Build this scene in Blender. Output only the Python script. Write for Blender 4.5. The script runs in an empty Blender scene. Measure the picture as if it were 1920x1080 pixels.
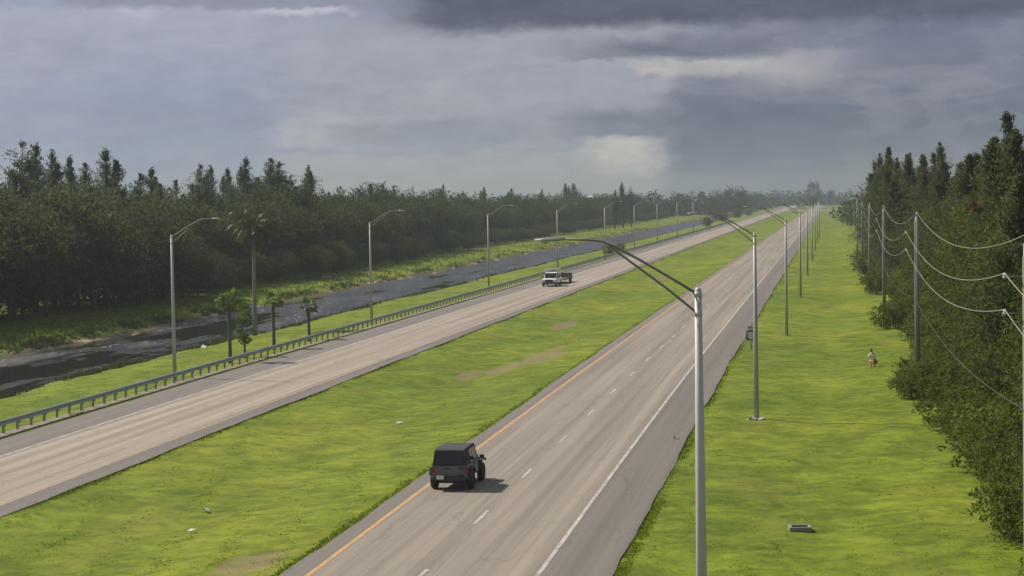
import bpy, bmesh, math, random
import numpy as np
from mathutils import Matrix, Vector

SC = bpy.context.scene
COL = SC.collection
R = math.radians
random.seed(7)

# ------------------------------------------------------------------ camera
# world frame: +Y runs along the highway away from the camera, +X to the right
FPX, CAM_H = 3770.0, 12.0
YAW, PITCH, ROLL = 8.6316, math.degrees(math.atan(168 / FPX)), math.degrees(0.0165)
cam_d = bpy.data.cameras.new('camera')
cam_d.sensor_width = 36
cam_d.lens = 36 * FPX / 1920
cam_d.clip_start = 0.5
cam_d.clip_end = 20000
cam = bpy.data.objects.new('camera', cam_d)
COL.objects.link(cam)
CAM_ROT = Matrix.Rotation(R(YAW), 3, 'Z') @ Matrix.Rotation(R(90 - PITCH), 3, 'X') @ Matrix.Rotation(-R(ROLL), 3, 'Z')
cam.matrix_world = Matrix.Translation((0, 0, CAM_H)) @ CAM_ROT.to_4x4()
SC.camera = cam

SUN_EL = 45.0
SHADOW = Vector((0.93, -0.36, 0)).normalized()       # ground direction in which shadows fall

# ------------------------------------------------------------------ render look
SC.render.engine = 'CYCLES'
SC.cycles.use_denoising = True
SC.cycles.max_bounces = 8
SC.cycles.volume_bounces = 1
SC.cycles.transparent_max_bounces = 8
SC.view_settings.view_transform = 'Standard'
SC.view_settings.look = 'None'
SC.view_settings.gamma = 1
SC.view_settings.use_curve_mapping = False
EXPOSURE = 0.68
SC.view_settings.exposure = EXPOSURE


def lin(c):
    c = c / 255
    return c / 12.92 if c <= 0.04045 else ((c + 0.055) / 1.055) ** 2.4


# ------------------------------------------------------------------ sky
class Net:
    """small helper that writes node expressions"""
    def __init__(self, tree):
        self.t = tree
        tree.nodes.clear()

    def n(self, kind, **kw):
        nd = self.t.nodes.new(kind)
        for k, v in kw.items():
            setattr(nd, k, v)
        return nd

    def put(self, sock, v):
        if isinstance(v, bpy.types.NodeSocket):
            self.t.links.new(v, sock)
        else:
            if sock.type == 'RGBA' and len(v) == 3:
                v = tuple(v) + (1,)
            sock.default_value = v

    def m(self, op, a, b=0.0, c=None, clamp=False):
        nd = self.n('ShaderNodeMath', operation=op, use_clamp=clamp)
        self.put(nd.inputs[0], a)
        self.put(nd.inputs[1], b)
        if c is not None:
            self.put(nd.inputs[2], c)
        return nd.outputs[0]

    def step(self, v, a, b, lo=0.0, hi=1.0):
        nd = self.n('ShaderNodeMapRange', interpolation_type='SMOOTHSTEP')
        self.put(nd.inputs[0], v)
        nd.inputs[1].default_value = a
        nd.inputs[2].default_value = b
        nd.inputs[3].default_value = lo
        nd.inputs[4].default_value = hi
        return nd.outputs[0]

    def mix(self, f, a, b, blend='MIX'):
        nd = self.n('ShaderNodeMix', data_type='RGBA', blend_type=blend)
        self.put(nd.inputs[0], f)
        self.put(nd.inputs[6], a)
        self.put(nd.inputs[7], b)
        return nd.outputs[2]

    def noise(self, vec, scale, detail=4, rough=0.55, dist=0.0):
        nd = self.n('ShaderNodeTexNoise')
        self.put(nd.inputs['Vector'], vec)
        nd.inputs['Scale'].default_value = scale
        nd.inputs['Detail'].default_value = detail
        nd.inputs['Roughness'].default_value = rough
        nd.inputs['Distortion'].default_value = dist
        return nd.outputs[0]

    def xyz(self, x, y, z=0.0):
        nd = self.n('ShaderNodeCombineXYZ')
        self.put(nd.inputs[0], x)
        self.put(nd.inputs[1], y)
        self.put(nd.inputs[2], z)
        return nd.outputs[0]

    def sep(self, v):
        nd = self.n('ShaderNodeSeparateXYZ')
        self.put(nd.inputs[0], v)
        return nd.outputs

    def mapping(self, v, scale=(1, 1, 1), loc=(0, 0, 0)):
        nd = self.n('ShaderNodeMapping')
        self.put(nd.inputs[0], v)
        nd.inputs['Scale'].default_value = scale
        nd.inputs['Location'].default_value = loc
        return nd.outputs[0]

    def ramp(self, f, stops):
        nd = self.n('ShaderNodeValToRGB')
        self.put(nd.inputs[0], f)
        el = nd.color_ramp.elements
        while len(el) < len(stops):
            el.new(0.5)
        for e, (p, c) in zip(el, stops):
            e.position = p
            e.color = tuple(c) + (1,) if len(c) == 3 else c
        return nd.outputs[0]


SKY_STRENGTH = 0.1
world = bpy.data.worlds.new('World')
SC.world = world
world.use_nodes = True
W = Net(world.node_tree)
sky = W.n('ShaderNodeTexSky', sky_type='NISHITA')
sky.sun_disc = False
sky.sun_elevation = R(SUN_EL)
sky.sun_rotation = math.atan2(-SHADOW.x, -SHADOW.y)
gen = W.n('ShaderNodeTexCoord').outputs['Generated']
gx, gy, gz_ = W.sep(gen)
az = W.m('ARCTAN2', gx, gy)
el = W.m('ARCSINE', gz_)
# angular coordinates: u to the right, v downwards, in 1/3770 rad
u0 = W.m('MULTIPLY_ADD', az, FPX, 960 + R(YAW) * FPX)
v0 = W.m('MULTIPLY_ADD', el, -FPX, 372)
uv = W.xyz(W.m('MULTIPLY', u0, 0.01), W.m('MULTIPLY', v0, 0.01))
stretch = W.mapping(uv, (0.55, 1.5, 1))
w1 = W.noise(stretch, 0.55, 7, 0.6)
w2 = W.noise(W.mapping(stretch, loc=(31, 7, 3)), 0.6, 7, 0.6)
wf = W.noise(W.mapping(uv, (1, 1.3, 1), (5, 2, 1)), 2.2, 6, 0.62)
u = W.m('MULTIPLY_ADD', W.m('SUBTRACT', w1, 0.5), 90, u0)
v = W.m('MULTIPLY_ADD', W.m('SUBTRACT', w2, 0.5), 36, v0)
u = W.m('MULTIPLY_ADD', W.m('SUBTRACT', wf, 0.5), 85, u)
v = W.m('MULTIPLY_ADD', W.m('SUBTRACT', wf, 0.5), 34, v)


def box(a, b, c, d, l, r_, t, bt):
    x = W.m('MULTIPLY', W.step(u, a - l, a + l), W.step(u, b - r_, b + r_, 1, 0))
    y = W.m('MULTIPLY', W.step(v, c - t, c + t), W.step(v, d - bt, d + bt, 1, 0))
    return W.m('MULTIPLY', x, y)


def cc(r, g, b):
    return tuple(lin(k) for k in (r, g, b))


# storm cloud deck: bluish grey, darker to the right
big = W.noise(W.mapping(stretch, loc=(9, 4, 8)), 0.18, 5, 0.55)
deck = W.mix(W.step(u, 150, 1750), cc(154, 161, 184), cc(108, 115, 137))
far_deck = W.mix(W.step(big, 0.35, 0.65), cc(122, 129, 148), cc(168, 171, 182))
inview = box(-700, 2600, -260, 900, 500, 500, 240, 200)
deck = W.mix(inview, far_deck, deck)
LAY = [  # (left,right,top,bottom, softness l r t b, colour, strength)
    (-200, 560, 12, 120, 120, 120, 10, 70, (172, 175, 192), .75),
    (180, 560, 120, 330, 160, 90, 70, 60, (148, 157, 182), .8),
    (560, 1330, 40, 300, 130, 160, 30, 60, (163, 166, 176), .85),
    (540, 1250, 287, 420, 60, 60, 5, 40, (176, 176, 179), .85),
    (530, 690, 205, 274, 34, 90, 24, 8, (182, 186, 192), .85),
    (640, 1060, 226, 272, 60, 80, 14, 4, (143, 149, 161), .75),
    (1250, 1900, 150, 480, 40, 300, 70, 60, (98, 107, 126), .95),
    (1400, 1580, 106, 185, 60, 100, 8, 40, (168, 165, 172), .85),
    (1560, 1800, 140, 175, 90, 90, 18, 22, (128, 131, 147), .7),
    (1200, 1450, 124, 152, 20, 60, 5, 10, (190, 185, 182), .95),
    (1060, 1262, 214, 262, 70, 8, 18, 4, (112, 121, 138), 1.0),
    (1330, 1640, 190, 250, 90, 160, 26, 26, (98, 105, 126), .75),
    (1110, 1228, 264, 372, 30, 24, 8, 60, (190, 187, 181), .85),
    (1135, 1212, 270, 325, 26, 20, 9, 30, (222, 215, 202), .95),
    (150, 800, -60, 14, 60, 120, 20, 7, (140, 144, 160), .9),
    (760, 2300, -160, 54, 70, 300, 20, 16, (82, 88, 107), 1.0),
    (1090, 1480, 80, 116, 110, 110, 20, 4, (104, 108, 127), .9),
    (1400, 1500, 52, 78, 60, 60, 10, 8, (138, 138, 150), .6),
    (505, 660, 16, 26, 30, 30, 4, 5, (198, 192, 203), .85),
    (250, 300, 20, 34, 16, 16, 6, 6, (186, 186, 204), .7),
    (310, 380, 325, 372, 30, 30, 12, 20, (182, 180, 186), .6),
    (-60, 40, 300, 350, 30, 20, 10, 20, (196, 190, 178), .7),
]
c = deck
for (a, b, t, d, l, r_, st, sb, rgb, k) in LAY:
    c = W.mix(W.m('MULTIPLY', box(a, b, t, d, l, r_, st, sb), k), c, cc(*rgb))
# ragged shelves of cloud in front of the deck: crisp along the top, melting away below
for (off, sx, sy, sc1, lo, rgb, k) in ((3, .35, 1.5, .42, .5, (146, 151, 166), .3), (13, .5, 1.9, .5, .53, (178, 178, 184), .22),
                                       (23, .4, 2.1, .62, .52, (126, 132, 148), .28), (37, .6, 1.6, .85, .55, (184, 183, 186), .2), (51, .5, 1.7, 1.0, .54, (118, 124, 142), .2)):
    nn = W.noise(W.mapping(uv, (sx, sy, 1), (off, off * 1.7, 4)), sc1, 6, .54, .15)
    shelf = W.m('MULTIPLY', W.step(nn, lo - .005, lo + .03), W.step(nn, lo + .22, lo + .03))
    c = W.mix(W.m('MULTIPLY', W.m('MULTIPLY', shelf, W.step(v, 20, 110, .25, 1)), k), c, W.mix(.45, cc(*rgb), c))
bil = W.noise(W.mapping(uv, (1, 1.25, 1), (2, 9, 1)), 1.1, 6, .58, .4)
c = W.mix(0.26, c, W.mix(W.step(bil, .3, .7), (0.36, 0.36, 0.37), (0.63, 0.63, 0.62)), 'SOFT_LIGHT')
fine = W.noise(stretch, 2.6, 7, 0.62)
c = W.mix(0.25, c, W.mix(fine, (0.08, 0.08, 0.09), (0.92, 0.92, 0.91)), 'SOFT_LIGHT')
sc_ = W.n('ShaderNodeVectorMath', operation='SCALE')
W.put(sc_.inputs[0], c)
sc_.inputs['Scale'].default_value = 1.02 / (2 ** EXPOSURE) / SKY_STRENGTH
# openings of clear sky higher up
gap = W.m('MULTIPLY', W.step(W.noise(gen, 2.2, 6, 0.55), 0.5, 0.62), W.step(el, 0.14, 0.4))
final = W.mix(W.m('MULTIPLY', gap, 0.85), sc_.outputs[0], sky.outputs[0])
bg = W.n('ShaderNodeBackground')
W.put(bg.inputs[0], final)
bg.inputs[1].default_value = SKY_STRENGTH
wo = W.n('ShaderNodeOutputWorld')
W.t.links.new(bg.outputs[0], wo.inputs[0])

# ------------------------------------------------------------------ sun
sun_d = bpy.data.lights.new('sun', 'SUN')
sun_d.energy = 3.6
sun_d.angle = R(0.6)
sun_d.color = (1.0, 0.93, 0.81)
sun = bpy.data.objects.new('sun', sun_d)
COL.objects.link(sun)
down = Vector((SHADOW.x * math.cos(R(SUN_EL)), SHADOW.y * math.cos(R(SUN_EL)), -math.sin(R(SUN_EL))))
sun.rotation_euler = down.to_track_quat('-Z', 'Y').to_euler()
sun.location = (0, 0, 80)


# ------------------------------------------------------------------ placing helpers
def ray(px, py):
    return CAM_ROT @ Vector((px - 960, -(py - 540), -FPX))


def G(px, py, z=0.0):
    d = ray(px, py)
    k = (z - CAM_H) / d.z
    return d.x * k, d.y * k


def at_y(px, py, y):
    d = ray(px, py)
    k = y / d.y
    return d.x * k, CAM_H + d.z * k


def at_x(px, py, x):
    d = ray(px, py)
    k = x / d.x
    return d.y * k, CAM_H + d.z * k


def bend(s):
    return 0.008 * 20 * np.logaddexp(0, (np.asarray(s, float) - 120) / 20)


def wob(s, seed=0.0, f=1.0):
    s = np.asarray(s, float) * f
    return (np.sin(s * 0.071 + seed) + 0.6 * np.sin(s * 0.173 + seed * 2.3) + 0.45 * np.sin(s * 0.41 + seed * 5.1)
            + 0.3 * np.sin(s * 0.93 + seed * 1.7)) / 2.0


PROF = np.array([(-5000, 0.1), (-140, 0.1), (-90, 0.1), (-80, -0.1), (-75, -0.35), (-72.3, -0.85), (-71.0, -1.22), (-69.5, -1.6), (-66, -2.3),
                 (-61, -2.3), (-57.6, -1.6), (-56.2, -1.25), (-54.8, -0.85), (-52, -0.5), (-46, -0.22), (-43.5, -0.12), (-41.8, -0.05), (-31.4, -0.05), (-29, -0.18),
                 (-24.2, -0.5), (-19.5, -0.2), (-17.1, -0.05), (-6.4, -0.05), (-4, -0.12), (0.5, -0.28), (4, -0.12), (9, 0.0), (5000, 0.1)])
WATER_Z = -1.3


def height(t, s):
    t = np.asarray(t, float)
    s = np.asarray(s, float)
    w = np.clip((-44 - t) / 8, 0, 1) * np.clip((t + 100) / 15, 0, 1)
    side = np.where(t < -63.5, wob(s, 2.0, 1.1), wob(s, 9.0))
    h = np.interp(t + 0.9 * side * w, PROF[:, 0], PROF[:, 1])
    road = ((t > -42.2) & (t < -31.0)) | ((t > -17.4) & (t < -6.1))
    b = 0.05 * (np.sin(t * 0.9 + s * 0.23) + np.sin(t * 1.7 - s * 0.31 + 1) + 0.7 * np.sin(t * 2.9 + s * 0.6 + 2) + .6 * np.sin(s * 1.3 + t * .4))
    b = b * np.where(s < 700, 1, 0)
    return np.where(road, -0.05, h + b * 0.55)


def gz(x, y):
    return float(height(x - bend(y), y))


# ------------------------------------------------------------------ object helpers
def link(name, me, mat=None, parent=None):
    o = bpy.data.objects.new(name, me)
    COL.objects.link(o)
    if mat is not None:
        if not me.materials:
            me.materials.append(mat)
    if parent is not None:
        o.parent = parent
    return o


def tag(o, label=None, cat=None, group=None, kind=None):
    if label:
        o['label'] = label
    if cat:
        o['category'] = cat
    if group:
        o['group'] = group
    if kind:
        o['kind'] = kind
    return o


def empty(name, loc, rz=0.0):
    o = bpy.data.objects.new(name, None)
    COL.objects.link(o)
    o.empty_display_size = 0.3
    o.location = loc
    o.rotation_euler = (0, 0, rz)
    return o


def copy_tree(root, loc, rz=0.0, sc=(1, 1, 1)):
    r = root.copy()
    COL.objects.link(r)
    r.location, r.scale = loc, sc
    r.rotation_euler = (0, 0, rz)
    for ch in list(root.children):
        k = ch.copy()
        COL.objects.link(k)
        k.parent = r
        for g in list(ch.children):
            q = g.copy()
            COL.objects.link(q)
            q.parent = k
    return r


class MB:
    """collects shapes and links them as one mesh object"""
    def __init__(self):
        self.v, self.f, self.sm = [], [], []

    def add(self, vs, fs, smooth=False):
        b = len(self.v)
        self.v += [tuple(p) for p in vs]
        self.f += [tuple(i + b for i in q) for q in fs]
        self.sm += [smooth] * len(fs)
        return self

    def box(self, c, s, m=None):
        x, y, z = (k / 2 for k in s)
        vs = [Vector((sx * x, sy * y, sz * z)) for sz in (-1, 1) for sy in (-1, 1) for sx in (-1, 1)]
        if m is not None:
            vs = [m @ p for p in vs]
        vs = [p + Vector(c) for p in vs]
        return self.add(vs, [(0, 2, 3, 1), (4, 5, 7, 6), (0, 1, 5, 4), (2, 6, 7, 3), (0, 4, 6, 2), (1, 3, 7, 5)])

    def tube(self, pts, rad, n=8, caps=True):
        pts = [Vector(p) for p in pts]
        if not hasattr(rad, '__len__'):
            rad = [rad] * len(pts)
        vs, fs = [], []
        up = None
        for i, p in enumerate(pts):
            d = (pts[min(i + 1, len(pts) - 1)] - pts[max(i - 1, 0)]).normalized()
            if up is None:
                up = Vector((1, 0, 0)) if abs(d.x) < 0.8 else Vector((0, 1, 0))
            a = (up - d * up.dot(d)).normalized()
            up = a
            b = d.cross(a)
            for k in range(n):
                w = 2 * math.pi * k / n
                vs.append(p + (a * math.cos(w) + b * math.sin(w)) * rad[i])
        for i in range(len(pts) - 1):
            for k in range(n):
                k2 = (k + 1) % n
                fs.append((i * n + k, i * n + k2, (i + 1) * n + k2, (i + 1) * n + k))
        if caps:
            fs.append(tuple(range(n - 1, -1, -1)))
            fs.append(tuple(range((len(pts) - 1) * n, len(pts) * n)))
        return self.add(vs, fs, True)

    def lathe(self, prof, n=18, m=None):
        """prof: (radius, height) pairs turned round Z"""
        vs, fs = [], []
        for r, z in prof:
            for k in range(n):
                w = 2 * math.pi * k / n
                p = Vector((r * math.cos(w), r * math.sin(w), z))
                vs.append(m @ p if m is not None else p)
        for i in range(len(prof) - 1):
            for k in range(n):
                k2 = (k + 1) % n
                fs.append((i * n + k, i * n + k2, (i + 1) * n + k2, (i + 1) * n + k))
        return self.add(vs, fs, True)

    def prism(self, prof, x0, x1, inset=None):
        """prof: (y,z) outline drawn from x0 to x1; inset narrows points higher than inset[0] by inset[1]"""
        n = len(prof)
        vs = []
        for x in (x0, x1):
            for (y, z) in prof:
                xx = x
                if inset and z > inset[0]:
                    xx = x - math.copysign(inset[1] * (z - inset[0]), x)
                vs.append((xx, y, z))
        fs = [tuple(range(n)), tuple(range(2 * n - 1, n - 1, -1))]
        for i in range(n):
            j = (i + 1) % n
            fs.append((i, i + n, j + n, j))
        return self.add(vs, fs)

    def build(self, name, mat, parent=None, bevel=0.0, smooth=None):
        me = bpy.data.meshes.new(name)
        me.from_pydata(self.v, [], self.f)
        me.polygons.foreach_set('use_smooth', [s if smooth is None else smooth for s in self.sm])
        if bevel:
            bm = bmesh.new()
            bm.from_mesh(me)
            bmesh.ops.recalc_face_normals(bm, faces=bm.faces)
            es = [e for e in bm.edges if len(e.link_faces) == 2 and e.calc_face_angle(0) > 0.5]
            bmesh.ops.bevel(bm, geom=es, offset=bevel, segments=2, affect='EDGES', clamp_overlap=True)
            bm.to_mesh(me)
            bm.free()
        me.update()
        return link(name, me, mat, parent)


def np_mesh(name, verts, quads, mat, parent=None, tint=None, smooth=False, uv=None):
    me = bpy.data.meshes.new(name)
    nv, nq = len(verts), len(quads)
    k = quads.shape[1]
    me.vertices.add(nv)
    me.vertices.foreach_set('co', np.asarray(verts, np.float32).ravel())
    me.loops.add(nq * k)
    me.polygons.add(nq)
    me.polygons.foreach_set('loop_start', np.arange(0, nq * k, k, dtype=np.int32))
    me.loops.foreach_set('vertex_index', np.asarray(quads, np.int32).ravel())
    if smooth:
        me.polygons.foreach_set('use_smooth', np.ones(nq, bool))
    if tint is not None:
        a = me.attributes.new('tint', 'FLOAT', 'FACE')
        a.data.foreach_set('value', np.asarray(tint, np.float32))
    if uv is not None:
        l = me.uv_layers.new(name='UVMap')
        l.data.foreach_set('uv', np.asarray(uv, np.float32)[np.asarray(quads).ravel()].ravel())
    me.update(calc_edges=True)
    me.validate()
    return link(name, me, mat, parent)


# ------------------------------------------------------------------ materials
def mat_new(name):
    m = bpy.data.materials.new(name)
    m.use_nodes = True
    N = Net(m.node_tree)
    p = N.n('ShaderNodeBsdfPrincipled')
    o = N.n('ShaderNodeOutputMaterial')
    N.t.links.new(p.outputs[0], o.inputs[0])
    return m, N, p, o


def plain(name, col, rough=0.6, metal=0.0, var=0.18, scale=3.0, bump=0.0, spec=0.5):
    """a colour with mottled wear"""
    m, N, p, o = mat_new(name)
    pos = N.n('ShaderNodeTexCoord').outputs['Object']
    f = N.noise(pos, scale, 6, 0.6)
    c = N.mix(f, tuple(k * (1 - var) for k in col), tuple(min(1, k * (1 + var)) for k in col))
    N.put(p.inputs['Base Color'], c)
    N.put(p.inputs['Roughness'], N.step(f, 0.2, 0.8, max(0.03, rough - 0.08), min(1, rough + 0.08)))
    p.inputs['Metallic'].default_value = metal
    p.inputs['Specular IOR Level'].default_value = spec
    if bump:
        b = N.n('ShaderNodeBump')
        b.inputs['Strength'].default_value = bump
        b.inputs['Distance'].default_value = 0.02
        N.put(b.inputs['Height'], N.noise(pos, scale * 8, 4))
        N.put(p.inputs['Normal'], b.outputs[0])
    return m


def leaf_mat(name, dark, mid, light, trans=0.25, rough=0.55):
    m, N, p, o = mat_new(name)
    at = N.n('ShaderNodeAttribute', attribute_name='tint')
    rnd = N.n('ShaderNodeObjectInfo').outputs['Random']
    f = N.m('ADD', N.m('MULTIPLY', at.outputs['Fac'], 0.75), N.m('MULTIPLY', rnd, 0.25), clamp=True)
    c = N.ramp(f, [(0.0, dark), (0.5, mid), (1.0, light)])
    N.put(p.inputs['Base Color'], c)
    p.inputs['Roughness'].default_value = rough
    p.inputs['Specular IOR Level'].default_value = 0.08
    t = N.n('ShaderNodeBsdfTranslucent')
    N.put(t.inputs[0], N.mix(0.5, c, (mid[0] * 1.5, mid[1] * 1.7, mid[2] * 0.8)))
    mx = N.n('ShaderNodeMixShader')
    mx.inputs[0].default_value = trans
    N.t.links.new(p.outputs[0], mx.inputs[1])
    N.t.links.new(t.outputs[0], mx.inputs[2])
    N.t.links.new(mx.outputs[0], o.inputs[0])
    return m


M = {}
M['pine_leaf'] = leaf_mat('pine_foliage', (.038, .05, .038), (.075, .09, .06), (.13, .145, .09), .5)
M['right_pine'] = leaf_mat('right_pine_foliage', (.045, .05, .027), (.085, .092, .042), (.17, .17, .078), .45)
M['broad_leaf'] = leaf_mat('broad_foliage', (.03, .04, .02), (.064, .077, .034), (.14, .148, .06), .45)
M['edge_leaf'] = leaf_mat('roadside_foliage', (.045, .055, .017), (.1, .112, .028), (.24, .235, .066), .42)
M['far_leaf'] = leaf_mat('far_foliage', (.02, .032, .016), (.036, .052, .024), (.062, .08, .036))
M['palm_leaf'] = leaf_mat('palm_fronds', (.05, .075, .015), (.1, .14, .026), (.19, .22, .05), .4)
M['shrub_leaf'] = leaf_mat('shrub_foliage', (.05, .065, .015), (.11, .13, .026), (.22, .225, .05), .4)
M['rust_leaf'] = leaf_mat('dry_foliage', (.09, .06, .02), (.19, .12, .04), (.3, .2, .08), .2)
M['bark'] = plain('bark', (.12, .1, .085), .9, var=.4, scale=6, bump=.6)
M['palm_bark'] = plain('palm_bark', (.1, .085, .07), .9, var=.35, scale=8, bump=.6)
M['grey_bark'] = plain('grey_bark', (.19, .18, .165), .85, var=.3, scale=4, bump=.4)
M['pale_bark'] = plain('pale_bark', (.3, .29, .27), .85, var=.3, scale=4, bump=.4)
M['lamp_metal'] = plain('lamp_aluminium', (.4, .39, .36), .5, .0, var=.12, scale=2)
M['backlit_tone_arm'] = plain('backlit_tone_arm', (.17, .16, .13), .7, .0, var=.15)  # right row arms: backlit shade put into a darker colour
M['backlit_tone_head'] = plain('backlit_tone_luminaire', (.3, .3, .27), .6, .0, var=.1)  # right row luminaires: same backlit shade painted as a darker grey
M['lamp_arm'] = plain('weathered_arm', (.27, .265, .23), .6, .0, var=.15)
M['lamp_head'] = plain('luminaire_grey', (.42, .42, .4), .5, .1, var=.08)
M['lens'] = plain('luminaire_lens', (.35, .36, .36), .15, 0, var=.1)
M['concrete'] = plain('concrete', (.42, .4, .36), .9, var=.2, scale=5, bump=.4)
M['old_concrete'] = plain('old_concrete', (.24, .23, .19), .9, var=.25, scale=5, bump=.4)
M['dark_gap'] = plain('dark_iron', (.03, .03, .028), .7)
M['rail'] = plain('guardrail_steel', (.31, .36, .31), .5, .35, var=.25, scale=1.2)
M['post'] = plain('guardrail_post_steel', (.22, .26, .21), .6, .2, var=.3, scale=2)
M['util_pole'] = plain('utility_pole_concrete', (.25, .245, .23), .85, var=.15, scale=2, bump=.2)
M['riser'] = plain('pale_riser_pipe', (.62, .6, .52), .5, .0, var=.06)
M['wire'] = plain('aluminium_cable', (.29, .28, .23), .6, .0, var=.06)
M['cable'] = plain('dull_cable', (.06, .06, .05), .7, .0, var=.1)
M['porcelain'] = plain('insulator_grey', (.5, .5, .5), .35, 0, var=.1)
M['tyre'] = plain('tyre_rubber', (.025, .025, .025), .85, var=.2)
M['rim'] = plain('wheel_alloy', (.12, .12, .12), .45, .6, var=.15)
M['jeep_paint'] = plain('dark_olive_grey_paint', (.12, .13, .108), .42, .1, var=.1, scale=2)
M['soft_top'] = plain('black_canvas', (.035, .036, .034), .85, var=.2, scale=6, bump=.3)
M['black_trim'] = plain('black_plastic', (.03, .03, .03), .6, var=.15)
M['glass'] = plain('tinted_glass', (.012, .014, .014), .08, 0, var=.1)
M['lamp_red'] = plain('red_lamp', (.25, .02, .015), .25)
M['white_paint'] = plain('white_paint', (.8, .79, .76), .35, 0, var=.04)
M['off_white'] = plain('weathered_white', (.62, .6, .55), .6, 0, var=.12)
M['chrome'] = plain('headlamp_clear', (.7, .7, .68), .2, .3)
M['steel'] = plain('dark_steel', (.09, .085, .08), .6, .3, var=.25)
M['wood'] = plain('worn_timber', (.16, .115, .08), .85, var=.35, scale=4)
M['sign_black'] = plain('sign_black', (.03, .03, .032), .5)
M['skin'] = plain('skin', (.42, .27, .19), .6, var=.08)
M['shirt'] = plain('pale_shirt', (.66, .64, .5), .85, var=.08)
M['shorts'] = plain('rust_shorts', (.42, .19, .07), .85, var=.15)
M['hair'] = plain('dark_hair', (.02, .017, .014), .7)
M['orange'] = plain('orange_marker', (.55, .2, .08), .6)


BARE = [(*G(1020, 668, -.3), 1.6, 10), (*G(940, 690, -.3), 1.2, 6), (*G(470, 1058, -.3), 1.3, 2.6), (*G(1240, 520, -.3), 1.5, 12), (*G(1060, 606, -.3), 1.1, 9), (*G(880, 700, -.3), .9, 5)]


def ground_material():
    m, N, p, o = mat_new('grass_ground')
    pos = N.n('ShaderNodeNewGeometry').outputs['Position']
    x, y, z = N.sep(pos)
    flat = N.xyz(x, y, 0.0)
    big = N.noise(N.mapping(flat, (1, .6, 1)), 0.06, 4, .55)
    mid = N.noise(N.mapping(flat, (1, .7, 1), (3, 9, 0)), 0.35, 6, .62, .6)
    small = N.noise(N.mapping(flat, (1, .8, 1), (1, 4, 0)), 2.2, 6, .65)
    g = N.ramp(big, [(.3, (.086, .125, .008)), (.48, (.112, .148, .009)), (.7, (.172, .186, .014))])
    m2 = N.noise(N.mapping(flat, (.8, 1, 1), (13, 5, 0)), .9, 5, .6, .5)
    g = N.mix(.85, g, N.mix(N.step(mid, .3, .7), (.68, .68, .68), (.34, .36, .33)), 'SOFT_LIGHT')
    g = N.mix(.8, g, N.mix(N.step(m2, .32, .7), (.66, .65, .62), (.34, .36, .33)), 'SOFT_LIGHT')
    g = N.mix(.5, g, N.mix(N.step(small, .3, .72), (.7, .69, .64), (.3, .32, .3)), 'SOFT_LIGHT')
    # dry, duller growth in drifts
    dry = N.step(N.noise(N.mapping(flat, (1, .35, 1), (61, 17, 0)), .16, 6, .62), .52, .7)
    g = N.mix(N.m('MULTIPLY', dry, .45), g, (.165, .155, .03))
    clump = N.noise(N.mapping(flat, (.42, .55, 1), (40, 3, 0)), 1.0, 6, .6, .4)
    zone = N.step(N.noise(N.mapping(flat, (1, .5, 1), (11, 23, 0)), .09, 3, .5), .42, .62)
    g = N.mix(N.m('MULTIPLY', N.step(clump, .5, .72), N.m('MULTIPLY_ADD', zone, .58, .3)), g, (.06, .098, .006))
    g = N.mix(N.m('MULTIPLY', N.step(clump, .46, .3), .3), g, (.22, .245, .028))
    # worn brown earth patches
    dirt = N.m('MULTIPLY', N.step(N.noise(N.mapping(flat, (1, .45, 1), (17, 3, 0)), .11, 5, .6), .62, .74), N.step(mid, .3, .6))
    g = N.mix(N.m('MULTIPLY', dirt, .7), g, (.19, .14, .07))
    # two larger bare patches in the median
    for (cx, cy, rx, ry) in BARE:
        ex = N.m('MULTIPLY', N.m('SUBTRACT', x, cx), 1 / rx)
        ey = N.m('MULTIPLY', N.m('SUBTRACT', y, cy), 1 / ry)
        dd = N.m('ADD', N.m('ADD', N.m('MULTIPLY', ex, ex), N.m('MULTIPLY', ey, ey)), N.m('MULTIPLY', N.m('SUBTRACT', mid, .5), 3.2))
        g = N.mix(N.m('MULTIPLY', N.step(dd, 1.1, .4), .65), g, (.2, .15, .085))
    # wet soil and dead reed along the water line
    edge = N.m('ADD', z, N.m('MULTIPLY', N.m('SUBTRACT', mid, .5), .9))
    g = N.mix(N.step(edge, -.9, -1.15), g, (.1, .075, .048))
    g = N.mix(N.m('MULTIPLY', N.step(edge, -.98, -1.1), N.step(N.noise(N.mapping(flat, (1, .25, 1)), .5, 4), .55, .62)), g, (.34, .25, .16))
    g = N.mix(N.step(z, -1.35, -1.6), g, (.03, .028, .02))
    N.put(p.inputs['Base Color'], g)
    p.inputs['Roughness'].default_value = .9
    p.inputs['Specular IOR Level'].default_value = .15
    b = N.n('ShaderNodeBump')
    b.inputs['Strength'].default_value = .55
    b.inputs['Distance'].default_value = .12
    N.put(b.inputs['Height'], N.m('ADD', N.m('MULTIPLY', mid, .8), small))
    N.put(p.inputs['Normal'], b.outputs[0])
    return m


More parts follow.
